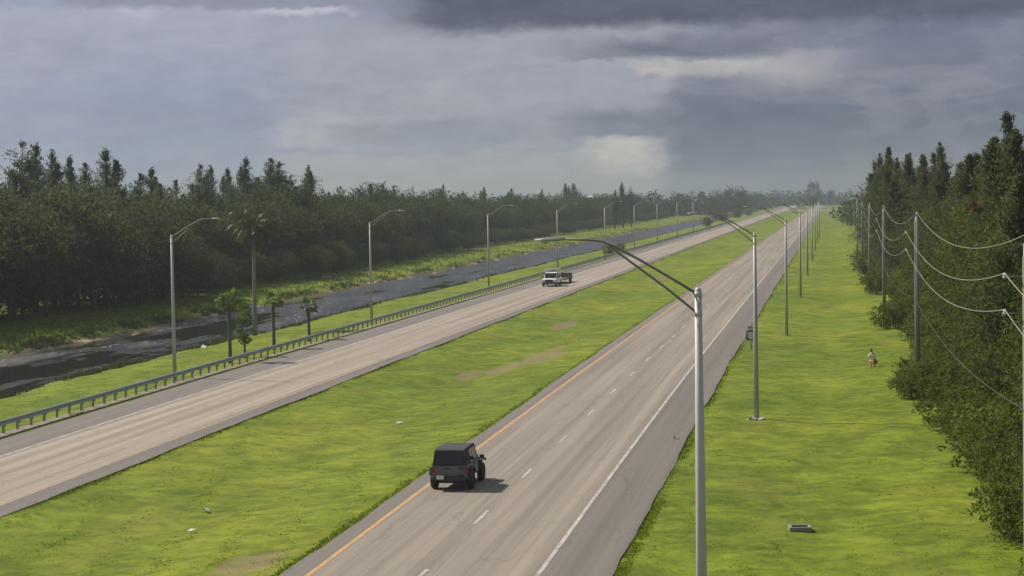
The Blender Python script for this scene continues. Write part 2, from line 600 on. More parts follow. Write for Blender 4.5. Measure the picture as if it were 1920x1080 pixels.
def road_material(name, base, lane_w, t0, dark=.0, streak=.3):
    m, N, p, o = mat_new(name)
    uv_ = N.n('ShaderNodeUVMap').outputs[0]
    t, s, _ = N.sep(uv_)
    st = N.noise(N.mapping(uv_, (1.5, .012, 1)), 1.0, 5, .65)
    st2 = N.noise(N.mapping(uv_, (5, .03, 1), (3, 1, 0)), 1.0, 4, .6)
    blot = N.noise(N.mapping(uv_, (.5, .12, 1), (7, 2, 0)), .8, 5, .6)
    grit = N.noise(N.mapping(uv_, (1, 1, 1)), 14, 4, .7)
    # wheel paths polished lighter, oil strip between them darker
    ph = N.m('MULTIPLY', N.m('SUBTRACT', t, t0), 2 * math.pi * 2 / lane_w)
    wheel = N.m('COSINE', ph)
    c = N.mix(N.step(st, .3, .7), tuple(k * (1 - streak) for k in base), tuple(k * (1 + streak * .6) for k in base))
    c = N.mix(N.m('MULTIPLY', N.step(wheel, -.2, 1.0), .22), c, tuple(k * .6 for k in base))
    c = N.mix(N.m('MULTIPLY', N.step(st2, .5, .75), .25), c, tuple(k * .62 for k in base))
    c = N.mix(N.m('MULTIPLY', N.step(blot, .55, .75), .3), c, tuple(k * .75 for k in base))
    c = N.mix(.35, c, N.mix(grit, (.05, .05, .05), (.95, .95, .95)), 'SOFT_LIGHT')
    ck = N.noise(N.mapping(uv_, (.7, .16, 1), (5, 31, 0)), .55, 3, .5, .6)
    crack = N.step(N.m('ABSOLUTE', N.m('SUBTRACT', ck, .5)), .007, .002)
    c = N.mix(N.m('MULTIPLY', crack, .3), c, tuple(k * .45 for k in base))
    N.put(p.inputs['Base Color'], c)
    p.inputs['Roughness'].default_value = .85
    p.inputs['Specular IOR Level'].default_value = .25
    b = N.n('ShaderNodeBump')
    b.inputs['Strength'].default_value = .35
    b.inputs['Distance'].default_value = .01
    N.put(b.inputs['Height'], grit)
    N.put(p.inputs['Normal'], b.outputs[0])
    return m


def paint_material(name, col, under, wear):
    m, N, p, o = mat_new(name)
    pos = N.n('ShaderNodeNewGeometry').outputs['Position']
    f = N.noise(N.mapping(pos, (3, .8, 1)), 1.6, 6, .7)
    N.put(p.inputs['Base Color'], N.mix(N.step(f, wear - .12, wear + .12), under, col))
    p.inputs['Roughness'].default_value = .75
    return m


def water_material():
    m, N, p, o = mat_new('canal_water')
    pos = N.n('ShaderNodeNewGeometry').outputs['Position']
    p.inputs['Base Color'].default_value = (.032, .032, .028, 1)
    p.inputs['Roughness'].default_value = .06
    p.inputs['IOR'].default_value = 1.5
    yy = N.sep(pos)[1]
    wind = N.step(N.m('ADD', N.noise(N.mapping(pos, (.16, .035, 1), (4, 11, 0)), 1.0, 5, .6), N.step(yy, 170, 420, 0, .13)), .48, .6)
    rip = N.noise(N.mapping(pos, (.55, 1.1, 1)), 1.5, 4, .55)
    b = N.n('ShaderNodeBump')
    b.inputs['Distance'].default_value = .8
    N.put(b.inputs['Strength'], N.m('MULTIPLY_ADD', wind, .98, .015))
    N.put(b.inputs['Height'], rip)
    N.put(p.inputs['Normal'], b.outputs[0])
    N.put(p.inputs['Roughness'], N.m('MULTIPLY_ADD', wind, .2, .02))
    return m


# ------------------------------------------------------------------ setting: ground, canal, carriageways
S_LINES = np.concatenate([np.arange(-80, 0, 8), np.arange(0, 420, 1.5), np.geomspace(421, 5200, 120)])
T_LINES = np.concatenate([-np.geomspace(3500, 112, 14), np.arange(-108, -76, 2.0), np.arange(-76, -50, .6), np.arange(-50, 24, 1.0), np.geomspace(25, 3500, 18)])


def ground():
    t, s = np.meshgrid(T_LINES, S_LINES)
    z = height(t, s)
    v = np.stack([t + bend(s), s, z], -1).reshape(-1, 3)
    nt, ns = len(T_LINES), len(S_LINES)
    i = np.arange(nt - 1)[None] + nt * np.arange(ns - 1)[:, None]
    q = np.stack([i, i + 1, i + nt + 1, i + nt], -1).reshape(-1, 4)
    return tag(np_mesh('ground', v, q, ground_material(), smooth=True), kind='structure')


ground()


def strip(name, ta, tb, z, mat, s0=-60, s1=5000, ragged=0.0, parent=None, nt=2):
    s = S_LINES[(S_LINES >= s0) & (S_LINES <= s1)]
    if s[-1] < s1 - .01:
        s = np.append(s, s1)
    ts = np.linspace(0, 1, nt)
    rows = []
    uvs = []
    for k in ts:
        t = ta + (tb - ta) * k
        off = 0.0
        if ragged and k == 1:
            off = ragged * wob(s, tb, 2.3)
        tt = t + off
        rows.append(np.stack([tt + bend(s), s, np.full_like(s, z)], -1))
        uvs.append(np.stack([np.broadcast_to(tt, s.shape), s], -1))
    v = np.stack(rows, 1).reshape(-1, 3)
    uv_ = np.stack(uvs, 1).reshape(-1, 2)
    n = len(s)
    i = np.arange(nt - 1)[None] + nt * np.arange(n - 1)[:, None]
    q = np.stack([i, i + 1, i + nt + 1, i + nt], -1).reshape(-1, 4)
    if tb < ta:
        q = q[:, ::-1]
    return np_mesh(name, v, q, mat, parent, uv=uv_)


lane_r = road_material('sunbleached_asphalt', (.252, .216, .174), 3.67, -16.25)
lane_l = road_material('sunbleached_asphalt_far_side', (.3, .252, .2), 3.2, -39.0)
shoulder_m = road_material('grey_shoulder_asphalt', (.172, .152, .132), 50, -8.9, streak=.18)
gravel_m = plain('gravel_verge', (.2, .165, .12), .95, var=.35, scale=2, bump=.5)
white_m = paint_material('white_road_paint', (.44, .42, .37), (.26, .22, .18), .48)
worn_m = paint_material('worn_white_road_paint', (.37, .34, .3), (.25, .21, .175), .52)
worn_yellow_m = paint_material('worn_yellow_road_paint', (.42, .27, .13), (.26, .2, .14), .52)
yellow_m = paint_material('yellow_road_paint', (.5, .27, .09), (.26, .19, .12), .44)

road_right = tag(strip('road', -16.4, -8.8, .0, lane_r), kind='structure')
road_left = tag(strip('road', -39.1, -32.5, .0, lane_l), kind='structure')
for ta, tb, rg in ((-8.8, -6.45, .1), (-16.4, -17.15, .12), (-39.1, -41.75, .1), (-32.5, -31.35, .12)):
    tag(strip('road_shoulder', ta, tb, .0, shoulder_m, ragged=rg), kind='structure')
tag(strip('gravel_verge', -43.1, -42.25, -.035, gravel_m, s0=60, s1=900, ragged=-.15), kind='structure')
# painted lines lie 4 mm above the asphalt
strip('edge_line', -8.96, -8.81, .006, white_m, parent=road_right)
strip('edge_line', -16.36, -16.2, .006, yellow_m, parent=road_right)
strip('edge_line', -39.06, -38.9, .006, white_m, parent=road_left)
strip('edge_line', -32.66, -32.54, .006, worn_yellow_m, parent=road_left)


def dash_mesh(name, n, mat, first, t, parent, s1):
    s = np.arange(first, s1, 12.2)
    me = None
    for k, sc0 in enumerate(s):
        if sc0 < 560:
            if me is None:
                b = MB()
                b.box((0, 0, .003), (.13, 3.05, .003))
                o = b.build(name, mat, parent)
                me = o.data
            else:
                o = link(name, me, None, parent)
            o.location = (t + float(bend(sc0)), sc0, .003)
            o.rotation_euler = (0, 0, -0.008 if sc0 > 130 else 0)
    b = MB()
    for sc0 in s[s >= 560]:
        b.box((t + float(bend(sc0)), sc0, .006), (.13, 3.05, .003))
    tag(b.build('far_lane_dash', mat, parent), kind='stuff')


dash_mesh('lane_dash', 0, white_m, 50.0, -12.62, road_right, 1600)
dash_mesh('lane_dash', 0, worn_m, 72.0, -35.8, road_left, 1600)

# canal water
wv = []
s_w = S_LINES[(S_LINES >= 20) & (S_LINES <= 1500)]
v = np.concatenate([np.stack([np.full_like(s_w, -76) + bend(s_w), s_w, np.full_like(s_w, WATER_Z)], -1),
                    np.stack([np.full_like(s_w, -51) + bend(s_w), s_w, np.full_like(s_w, WATER_Z)], -1)])
n = len(s_w)
q = np.stack([np.arange(n - 1), np.arange(n - 1) + n, np.arange(1, n) + n, np.arange(1, n)], -1)
tag(np_mesh('canal_water', v, q, water_material()), kind='structure')

# junction with a side road far ahead
b = MB()
b.box((-2, 1420, .012), (60, 120, .02))
tag(b.build('side_road', road_material('side_road_asphalt', (.26, .215, .175), 3.5, 0)), kind='structure')

# ------------------------------------------------------------------ vegetation builders
RNG = np.random.default_rng(5)


def leaves(cent, axis, length, width, rng, tint, spread=0.6):
    """rhombic leaves: cent Nx3, axis Nx3 (unit-ish), length/width N"""
    n = len(cent)
    a = axis + rng.normal(0, spread, (n, 3))
    a /= np.linalg.norm(a, axis=1, keepdims=True) + 1e-9
    r = rng.normal(0, 1, (n, 3))
    b = np.cross(a, r)
    b /= np.linalg.norm(b, axis=1, keepdims=True) + 1e-9
    L, Wd = length[:, None], width[:, None]
    v = np.stack([cent - a * L * .5, cent + b * Wd * .5, cent + a * L * .5, cent - b * Wd * .5], 1).reshape(-1, 3)
    q = np.arange(n * 4).reshape(-1, 4)
    return v, q, tint


def merge(parts):
    vs, qs, ts, k = [], [], [], 0
    for v, q, t in parts:
        vs.append(v)
        qs.append(q + k)
        ts.append(t)
        k += len(v)
    return np.concatenate(vs), np.concatenate(qs), np.concatenate(ts)


def pine(name, h, rad, seed, nb, per, leaf=(.75, .16), low=.1, leaders=1, mat='pine_leaf', bark='bark'):
    rng = np.random.default_rng(seed)
    root = empty(name, (0, 0, 0))
    tr = MB()
    lean = rng.normal(0, .02 * h, 2)

    def axis_pt(u):
        return np.array([lean[0] * u ** 1.5, lean[1] * u ** 1.5, u * h])
    tr.tube([axis_pt(k) for k in np.linspace(0, .97, 8)], list(np.linspace(.019 * h, .03, 8)), 7)
    parts = []
    tops = [(0, 0, 1.0)] + [(rng.normal(0, rad * .17), rng.normal(0, rad * .17), rng.uniform(.8, .97)) for _ in range(leaders - 1)]
    for ox, oy, uh in tops[1:]:
        st = axis_pt(.4)
        tr.tube([st, st * .5 + np.array([ox * .6, oy * .6, h * uh * .5]) * 1.0 + np.array([0, 0, -.02 * h]), np.array([ox, oy, h * uh * .96])], [.006 * h, .005 * h, .02], 5)
    for i in range(nb):
        ox, oy, uh = tops[rng.integers(len(tops))]
        uu = low + (1 - low) * rng.random() ** .85
        st = axis_pt(uu * uh) + np.array([ox, oy, 0]) * min(1, max(0, (uu - .35) / .4))
        w = rng.uniform(0, 2 * np.pi)
        prof = (1 - uu) ** .85 * (1.0 if uu > .25 else .6 + 1.6 * uu)
        Lb = rad * prof * (rng.uniform(.3, 1.0) if rng.random() < .8 else rng.uniform(1.0, 1.4)) + .1
        up = rng.uniform(.2, 1.2) + 1.0 * uu ** 3
        d = np.array([math.cos(w), math.sin(w), up])
        d /= np.linalg.norm(d)
        if i % 4 == 0 and Lb > 1.2:
            tr.tube([st, st + d * Lb * .5, st + d * Lb * .95 - np.array([0, 0, .1 * Lb])], [.05, .035, .012], 4, caps=False)
        m = max(5, int(per * (.35 + .65 * Lb / rad)))
        k = rng.uniform(.1, 1.05, m)[:, None]
        c = st + d * k * Lb + rng.normal(0, .07 + .1 * Lb, (m, 3)) * np.array([1, 1, .8])
        c[:, 2] -= (k[:, 0] ** 2) * .12 * Lb
        ax = np.tile(d, (m, 1)) + np.array([0, 0, -.1])
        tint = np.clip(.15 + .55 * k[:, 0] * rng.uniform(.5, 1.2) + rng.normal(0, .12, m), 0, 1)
        parts.append(leaves(c, ax, leaf[0] * (.6 + .4 * min(1, Lb)) * rng.uniform(.6, 1.3, m), leaf[1] * rng.uniform(.7, 1.5, m), rng, tint, .55))
    tr.build('trunk', M[bark], root)
    v, q, t = merge(parts)
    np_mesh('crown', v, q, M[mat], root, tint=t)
    return root


def broad(name, h, rad, seed, clumps, per, leaf=.42, low=.12, mat='broad_leaf', bark='bark', squash=1.0, cr=(.2, .38), fork_at=None):
    rng = np.random.default_rng(seed)
    root = empty(name, (0, 0, 0))
    tr = MB()
    mid = (low + 1) / 2 * h
    hz = (1 - low) / 2 * h
    th = (fork_at or max(low + .2, .3)) * h
    bend_ = rng.normal(0, .03 * h, 2)
    fork = np.array([bend_[0], bend_[1], th])
    tr.tube([(0, 0, -.1), (bend_[0] * .3, bend_[1] * .3, th * .5), fork], [.024 * h, .02 * h, .016 * h], 8)
    parts = []
    for i in range(clumps):
        w = rng.uniform(0, 2 * np.pi)
        cz = rng.uniform(-1, 1)
        rr = math.sqrt(max(0, 1 - cz * cz * .9)) * rng.uniform(.45, 1.0)
        c = np.array([math.cos(w) * rr * rad, math.sin(w) * rr * rad * squash, mid + cz * hz * rng.uniform(.7, 1.0)])
        r = rad * rng.uniform(*cr)
        r = min(r, c[2] * .9 + .2, (h - c[2]) + .35 * rad)
        if i % 3 == 0 and c[2] > th * .6:
            k = (fork * .5 + c * .5) + np.array([0, 0, -.08 * h])
            tr.tube([fork * .95, k, c], [.009 * h, .006 * h, .02], 5, caps=False)
        m = int(per * (r / (rad * .3)) ** 1.6) + 6
        d = rng.normal(0, 1, (m, 3))
        d[:, 2] = d[:, 2] * .85 + .25
        d /= np.linalg.norm(d, axis=1, keepdims=True)
        p = c + d * r * (rng.uniform(.35, 1.08, m) ** .6)[:, None] * np.array([1, 1, .8])
        p[:, 2] = np.maximum(p[:, 2], .05)
        tint = np.clip(rng.uniform(.1, .62) + rng.normal(0, .16, m), 0, 1)
        parts.append(leaves(p, d * .6 + np.array([0, 0, -.2]), leaf * rng.uniform(.6, 1.4, m), leaf * .5 * rng.uniform(.7, 1.3, m), rng, tint, .8))
    # loose sprays that break up the outline
    for i in range(clumps // 2):
        w = rng.uniform(0, 2 * np.pi)
        cz = rng.uniform(-.7, 1)
        d = np.array([math.cos(w) * math.sqrt(1 - cz * cz * .9), math.sin(w) * math.sqrt(1 - cz * cz * .9), cz * .9 + .25])
        st = np.array([d[0] * rad * .8, d[1] * rad * .8, mid + cz * hz * .85])
        L = rad * rng.uniform(.25, .6)
        m = int(per * .5)
        k = rng.random(m)[:, None]
        p = st + d * k * L + rng.normal(0, leaf * .55, (m, 3)) * (1.1 - .6 * k)
        p[:, 2] = np.maximum(p[:, 2] - .3 * L * k[:, 0] ** 2, .05)
        parts.append(leaves(p, np.tile(d, (m, 1)), leaf * rng.uniform(.6, 1.3, m), leaf * .4 * rng.uniform(.7, 1.3, m), rng, np.clip(.45 + rng.normal(0, .18, m), 0, 1), .5))
    tr.build('trunk', M[bark], root)
    v, q, t = merge(parts)
    np_mesh('crown', v, q, M[mat], root, tint=t)
    return root


def palm(name, h, seed, fronds=20, fl=1.3, mat='palm_leaf'):
    rng = np.random.default_rng(seed)
    root = empty(name, (0, 0, 0))
    tr = MB()
    ln = rng.normal(0, .03 * h, 2)
    prof = [.17, .145, .13, .13, .15, .09]
    tr.tube([(ln[0] * k * k, ln[1] * k * k, k * h - .05) for k in np.linspace(0, 1, 6)], prof, 9)
    tr.build('trunk', M['palm_bark'], root)
    top = np.array([ln[0], ln[1], h])
    for i in range(fronds):
        w = 2.4 * i + rng.uniform(-.3, .3)
        e = rng.uniform(-.5, 1.3)
        L = fl * rng.uniform(.75, 1.1)
        dr = np.array([math.cos(w) * math.cos(e), math.sin(w) * math.cos(e), math.sin(e)])
        side = np.cross(dr, [0, 0, 1.0])
        side /= np.linalg.norm(side) + 1e-6
        hub = top + dr * L * .5
        vs = [top, hub + side * .012, hub - side * .012]
        fs = [(0, 1, 2)]
        for j in range(11):
            a = (j / 10 - .5) * 2.5
            tip = hub + (dr * math.cos(a) + side * math.sin(a)) * L * .55 * rng.uniform(.85, 1.1) + np.array([0, 0, -.18 * L * (1 + abs(a))])
            mid = hub + (dr * math.cos(a) + side * math.sin(a)) * L * .3
            o = np.cross(dr * math.cos(a) + side * math.sin(a), np.cross(side, dr)) * .045
            b0 = len(vs)
            vs += [hub, mid + o, tip, mid - o]
            fs += [(b0, b0 + 1, b0 + 2, b0 + 3)]
        me = bpy.data.meshes.new('frond')
        me.from_pydata([tuple(p) for p in vs], [], fs)
        a = me.attributes.new('tint', 'FLOAT', 'FACE')
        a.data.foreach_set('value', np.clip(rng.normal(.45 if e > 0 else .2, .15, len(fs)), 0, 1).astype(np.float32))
        link('frond', me, M[mat], root)
    return root


PROTO_AT = (0, 0, 0)
used = set()


def place(proto, x, y, h_scale=1.0, w_scale=None, rz=None, z=None):
    rz = random.uniform(0, 6.28) if rz is None else rz
    w_scale = h_scale if w_scale is None else w_scale
    z = gz(x, y) - .05 if z is None else z
    if proto.name not in used:
        used.add(proto.name)
        proto.location = (x, y, z)
        proto.rotation_euler = (0, 0, rz)
        proto.scale = (w_scale, w_scale, h_scale)
        return proto
    return copy_tree(proto, (x, y, z), rz, (w_scale, w_scale, h_scale))


# ------------------------------------------------------------------ tree belt across the canal
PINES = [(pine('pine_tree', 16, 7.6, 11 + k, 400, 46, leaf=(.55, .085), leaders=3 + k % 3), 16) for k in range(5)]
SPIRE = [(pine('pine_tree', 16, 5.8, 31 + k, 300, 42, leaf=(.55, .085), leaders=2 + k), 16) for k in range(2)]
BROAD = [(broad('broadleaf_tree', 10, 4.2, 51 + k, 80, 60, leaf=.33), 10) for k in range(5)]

# pines whose tops stand out against the sky: pixel of the top, distance left of the road axis
TOPS = [(28, 262, -94, 'p'), (66, 268, -98, 's'), (90, 281, -97, 's'), (129, 291, -99, 's'), (160, 306, -96, 'p'),
        (200, 278, -97, 's'), (262, 326, -96, 'p'), (283, 313, -99, 's'), (327, 338, -98, 'p'), (383, 306, -95, 'p'), (399, 310, -97, 'p'),
        (425, 314, -100, 's'), (459, 294, -94, 's'), (505, 297, -96, 'p'), (522, 304, -94, 'p'), (573, 310, -97, 's'),
        (646, 348, -97, 'p'), (697, 345, -98, 'p'), (716, 344, -101, 's'), (731, 347, -98, 'p'), 
        (833, 345, -99, 's'), (905, 350, -104, 's'), (958, 353, -104, 's'),
        (1018, 354, -101, 's'), (1062, 343, -97, 's'), (1076, 344, -96, 'p'), (1152, 356, -74, 'p'), (1168, 341, -74, 's'), (1183, 350, -73, 'p')]
SPECIAL = {28: 'tall two headed pine at the far left end of the tree belt',
           66: 'slim pointed pine second from the left above the tree belt',
           90: 'short pointed pine right of the slim second one at far left',
           129: 'thin narrow pine between the far left group and the lone tall spire',
           200: 'lone tall pine spire in the left quarter, well above its neighbours',
           283: 'thin pine standing above the belt left of the first street lamp',
           383: 'left of the paired feathery pines above the first street lamp',
           399: 'right of the paired feathery pines above the first street lamp',
           459: 'dark pointed pine above the big canal bank tree',
           505: 'broad feathery pine right of the dark pointed one over the bank tree',
           573: 'single pine spire between the bank tree and the second street lamp',
           697: 'left pine of the cluster standing above the second street lamp',
           716: 'slim middle pine of the cluster above the second street lamp',
           731: 'right pine of the cluster above the second street lamp',
           833: 'slim pine above the belt left of the third street lamp',
           1062: 'tall pine in the group beside the fourth street lamp',
           1168: 'tallest pine of the isolated clump left of the fifth street lamp'}
for (px, py, t, kind) in TOPS:
    y, ztop = at_x(px, py, t + 0.0)
    proto, ph = random.choice(PINES if kind == 'p' else SPIRE)
    hh = (ztop - gz(t, y)) / ph
    o = place(proto, t, y, hh, min(1.25, max(.85, hh)) * random.uniform(.85, 1.3))
    o['label'] = SPECIAL.get(px, 'one of many dark pines crowded along the top of the tree belt beyond the canal')
    tag(o, None, 'pine tree', 'pines of the tree belt beyond the canal')


def edge_t(s):
    return float(np.interp(s, [150, 190, 222, 250, 320, 420, 515, 670, 1200], [-84, -83, -80, -78, -77.5, -80, -82, -82, -82])) + 1.3 * float(wob(s, 4, 1.3)) + float(bend(s))


def row(s0, s1, back, step, hs, protos, label, group, cat, open_back=0.0, open_k=1.0):
    s = s0
    back0, hs0 = back, hs
    while s < s1:
        k_ = min(1, max(0, (s - 225) / 40))
        back = back0 + open_back * k_
        near_k = 1 + (.06 if 12.6 < hs0[1] < 15 else -.08 if hs0[1] > 15 else 0) * min(1, max(0, (300 - s) / 50))
        hs = (hs0[0] * (1 + (open_k - 1) * k_) * near_k, hs0[1] * (1 + (open_k - 1) * k_) * near_k)
        s += max(step, s * step * .0042) * random.uniform(.75, 1.25)
        proto, ph = random.choice(protos if s < 290 or random.random() < .2 else BROAD)
        h_ = random.uniform(*hs) * (1 - .2 * min(1, max(0, (s - 380) / 200)))
        x = edge_t(s) - back + random.uniform(-1.4, 1.4)
        o = place(proto, x, s, h_ / ph, max(.6, h_ / ph) * random.uniform(.9, 1.2))
        tag(o, label, cat, group)


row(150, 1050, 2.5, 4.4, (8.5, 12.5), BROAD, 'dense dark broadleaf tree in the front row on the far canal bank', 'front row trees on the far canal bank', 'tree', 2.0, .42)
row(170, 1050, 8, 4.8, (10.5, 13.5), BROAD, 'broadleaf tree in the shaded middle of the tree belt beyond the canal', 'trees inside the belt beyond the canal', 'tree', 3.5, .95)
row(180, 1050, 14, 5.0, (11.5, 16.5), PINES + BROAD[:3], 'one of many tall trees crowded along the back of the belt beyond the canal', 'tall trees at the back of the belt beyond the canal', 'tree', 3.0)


def woods(name, xs, ys, hts, n, leaf, seed, mat='far_leaf', label=None):
    """mass of a far-off wood: leaf clumps filling the band between two lines, with an uneven top"""
    rng = np.random.default_rng(seed)
    nc = n // 26
    k = rng.random(nc)
    x = np.interp(k, np.linspace(0, 1, len(xs)), xs) + rng.normal(0, 6, nc)
    y = np.interp(k, np.linspace(0, 1, len(ys)), ys) + rng.normal(0, 6, nc)
    hh = np.interp(k, np.linspace(0, 1, len(hts)), hts)
    hh = hh * (.72 + .3 * np.sin(k * 173) * np.sin(k * 61 + 1) + .16 * np.sin(k * 911) + .1 * np.sin(k * 2310))
    z = rng.random(nc) ** .8 * hh
    c = np.repeat(np.stack([x, y, z], -1), 26, 0)
    m = len(c)
    d = rng.normal(0, 1, (m, 3))
    d /= np.linalg.norm(d, axis=1, keepdims=True)
    p = c + d * (leaf * 1.9) * rng.uniform(.4, 1.1, m)[:, None]
    p[:, 2] = np.maximum(p[:, 2], .1)
    tint = np.clip(np.repeat(rng.uniform(.1, .6, nc), 26) + rng.normal(0, .15, m), 0, 1)
    v, q, t = leaves(p, d, leaf * rng.uniform(.6, 1.4, m), leaf * .6 * rng.uniform(.7, 1.3, m), rng, tint, .8)
    o = np_mesh(name, v, q, M[mat], tint=t)
    tag(o, label, 'wood', None, 'stuff')
    return o


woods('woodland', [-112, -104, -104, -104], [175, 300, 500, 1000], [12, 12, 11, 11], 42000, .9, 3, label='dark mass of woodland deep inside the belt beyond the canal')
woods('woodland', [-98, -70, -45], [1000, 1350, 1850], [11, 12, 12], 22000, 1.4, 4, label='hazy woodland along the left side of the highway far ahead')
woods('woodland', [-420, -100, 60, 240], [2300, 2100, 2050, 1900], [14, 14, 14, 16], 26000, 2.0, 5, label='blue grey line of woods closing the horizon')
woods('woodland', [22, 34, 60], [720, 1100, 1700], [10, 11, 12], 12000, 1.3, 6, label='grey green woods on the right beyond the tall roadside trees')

# lone trees far ahead
for (px, pyb, pyt, y, w, lb) in ((1378, 392, 344, 1250, 2.0, 'square topped hazy tree rising above the woods left of the highway'),
                                 (1525, 386, 338, 1500, 1.15, 'lone dark hazy tree standing in line with the end of the highway'),
                                 (1345, 392, 366, 1100, 1.5, 'rounded hazy tree just left of the square topped one')):
    x, ztop = at_y(px, pyt, y)
    o = place(BROAD[3][0], x, y, ztop / 10, w)
    tag(o, lb, 'tree')

# ------------------------------------------------------------------ trees beside the right verge
RB = [(broad('broadleaf_tree', 10, 3.6, 71 + k, 110, 110, leaf=.24, low=.03, mat='edge_leaf'), 10) for k in range(4)]
RP = [(pine('pine_tree', 16, 6.0, 91 + k, 380, 90, leaf=(.5, .09), leaders=1 + k, mat='right_pine'), 16) for k in range(3)]
SH = [(broad('shrub', 2.4, 1.7, 111 + k, 45, 60, leaf=.18, low=.0, mat='shrub_leaf', cr=(.25, .45)), 2.4) for k in range(3)]
RTOPS = [(1898, 203, 12.5, 'tallest ragged pine at the right edge of the picture'), (1860, 262, 12.5, 'pointed dark pine left of the tallest ragged one'),
         (1838, 282, 13, None), (1815, 292, 12, None), (1795, 300, 12, None), (1770, 268, 15, 'thin bare topped pine poking above the right trees'),
         (1752, 282, 14, None), (1733, 292, 13, None), (1712, 290, 12, None), (1697, 288, 12, None),
         (1680, 297, 10.5, None), (1664, 278, 9.5, 'feathery pine near the left end of the right tree wall'), (1650, 288, 9.0, None), (1637, 300, 8.8, 'pine forming the left end of the right tree wall'),
         (1880, 300, 14, None), (1905, 330, 10, None), (1915, 250, 15, None)]
for (px, py, t, lb) in RTOPS:
    y, ztop = at_x(px, py, t)
    proto, ph = random.choice(RP)
    o = place(proto, t, y, (ztop - .0) / ph, random.uniform(.75, 1.05))
    tag(o, lb or 'pine standing among others in the tall tree wall beside the right verge', 'pine tree', 'pines of the tree wall beside the right verge')
def verge_edge(s):
    return float(np.interp(s, [60, 85, 115, 177, 385], [6.1, 6.1, 6.2, 7.5, 11.2]))


s = 58.0
while s < 330:
    s += random.uniform(3.2, 5.5) * (1 + s / 420)
    for back, hs in ((2.6, (6.5, 10.5)), (6.5, (10, 13))):
        proto, ph = random.choice(RB)
        h_ = random.uniform(*hs)
        o = place(proto, verge_edge(s) + 2.7 + back * .9 + random.uniform(-.9, .9), s + random.uniform(-1.5, 1.5), h_ / ph, h_ / ph * random.uniform(.72, .95))
        tag(o, 'leafy tree in the sunlit tree wall beside the right verge' if back < 4 else 'tall leafy tree behind the front trees of the right verge', 'tree', 'leafy trees beside the right verge')
s = 55.0
while s < 330:
    s += random.uniform(1.7, 3.2) * (1 + s / 260)
    proto, ph = random.choice(SH)
    h_ = random.uniform(1.1, 3.0)
    o = place(proto, verge_edge(s) + 1.7 + random.uniform(-.9, .9) + .5 * float(wob(s, 3, 2)), s, h_ / ph, h_ / ph * random.uniform(.8, 1.15))
    tag(o, 'bright green shrub spilling onto the grass below the right trees', 'shrub', 'shrubs along the foot of the right trees')
for k_, (ux, us, h_) in enumerate(((5.4, 119.4, 1.7), (6.5, 118.8, 2.3), (6.4, 180.6, 2.4), (7.0, 243, 3.0), (7.4, 304, 3.4), (5.9, 126, 1.8))):
    o = place(SH[k_ % 3][0], ux, us, h_ / 2.4, h_ / 2.6)
    tag(o, 'leafy shrub growing round the foot of the right utility poles', 'shrub', 'shrubs round the utility poles')
# orange-brown dead branch high in the right trees
x_, z_ = at_y(1832, 375, 118)
o = broad('dry_branch', 1.0, .5, 140, 8, 26, leaf=.2, low=.3, mat='rust_leaf', cr=(.3, .5))
o.location = (x_ - .2, 117, z_ - 1)
tag(o, 'orange brown dry bough caught high in the right trees', 'branch')
# distant trees beyond the wall
for (px, y, h_) in ((1632, 600, 9), (1640, 560, 9), (1650, 470, 11), (1648, 430, 11)):
    x, _z = at_y(px, 400, y)
    o = place(RB[1][0], x, y, h_ / 10, h_ / 10)
    tag(o, 'distant tree beyond the left end of the right tree wall', 'tree', 'distant trees beyond the right tree wall')
x, _z = at_y(1597, 405, 760)
o = place(SH[2][0], x, 760, 3.4, 3.0)
tag(o, 'big dark bush on the right verge far ahead by the white truck', 'shrub')

# ------------------------------------------------------------------ planting on the near canal bank
def feather_palm(name, h, seed, fronds=20, fl=3.0):
    rng = np.random.default_rng(seed)
    root = empty(name, (0, 0, 0))
    tr = MB()
    tr.tube([(.25 * (k ** 2), -.1 * k, k * h - .1) for k in np.linspace(0, 1, 8)], [.27, .21, .19, .18, .175, .17, .16, .13], 10)
    tr.build('trunk', M['grey_bark'], root)
    top = np.array([.25, -.1, h])
    for i in range(fronds):
        w = 2.4 * i + rng.uniform(-.25, .25)
        e = 1.25 - 1.75 * i / fronds + rng.uniform(-.12, .12)
        L = fl * rng.uniform(.8, 1.1)
        out = np.array([math.cos(w), math.sin(w), 0])
        side = np.array([-math.sin(w), math.cos(w), 0])
        n = 16
        pts = [top.copy()]
        a = e
        for k in range(n):
            pts.append(pts[-1] + (out * math.cos(a) + np.array([0, 0, math.sin(a)])) * L / n)
            a -= 1.9 / n * (.5 + k / n)
        vs, fs = [], []
        for k in range(n):
            b0 = len(vs)
            vs += [pts[k] + side * .03, pts[k] - side * .03, pts[k + 1] - side * .02, pts[k + 1] + side * .02]
            fs.append((b0, b0 + 1, b0 + 2, b0 + 3))
            if k < 2:
                continue
            tl_ = (pts[k + 1] - pts[k]) * n / L
            ln = .75 * math.sin(math.pi * min(1, (k + .5) / n * .9 + .12)) + .12
            for sg in (-1, 1):
                for q_ in (0, .5):
                    p0 = pts[k] + (pts[k + 1] - pts[k]) * q_
                    tip = p0 + side * sg * ln * .75 + tl_ * ln * .45 + np.array([0, 0, -ln * rng.uniform(.35, .75)])
                    m_ = (p0 + tip) / 2 + np.array([0, 0, .07])
                    b0 = len(vs)
                    vs += [p0, m_ + tl_ * .035, tip, m_ - tl_ * .035]
                    fs.append((b0, b0 + 1, b0 + 2, b0 + 3))
        me = bpy.data.meshes.new('frond')
        me.from_pydata([tuple(p) for p in vs], [], fs)
        a_ = me.attributes.new('tint', 'FLOAT', 'FACE')
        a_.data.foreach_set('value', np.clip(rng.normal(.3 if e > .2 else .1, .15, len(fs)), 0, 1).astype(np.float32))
        link('frond', me, M['canal_palm'], root)
    return root


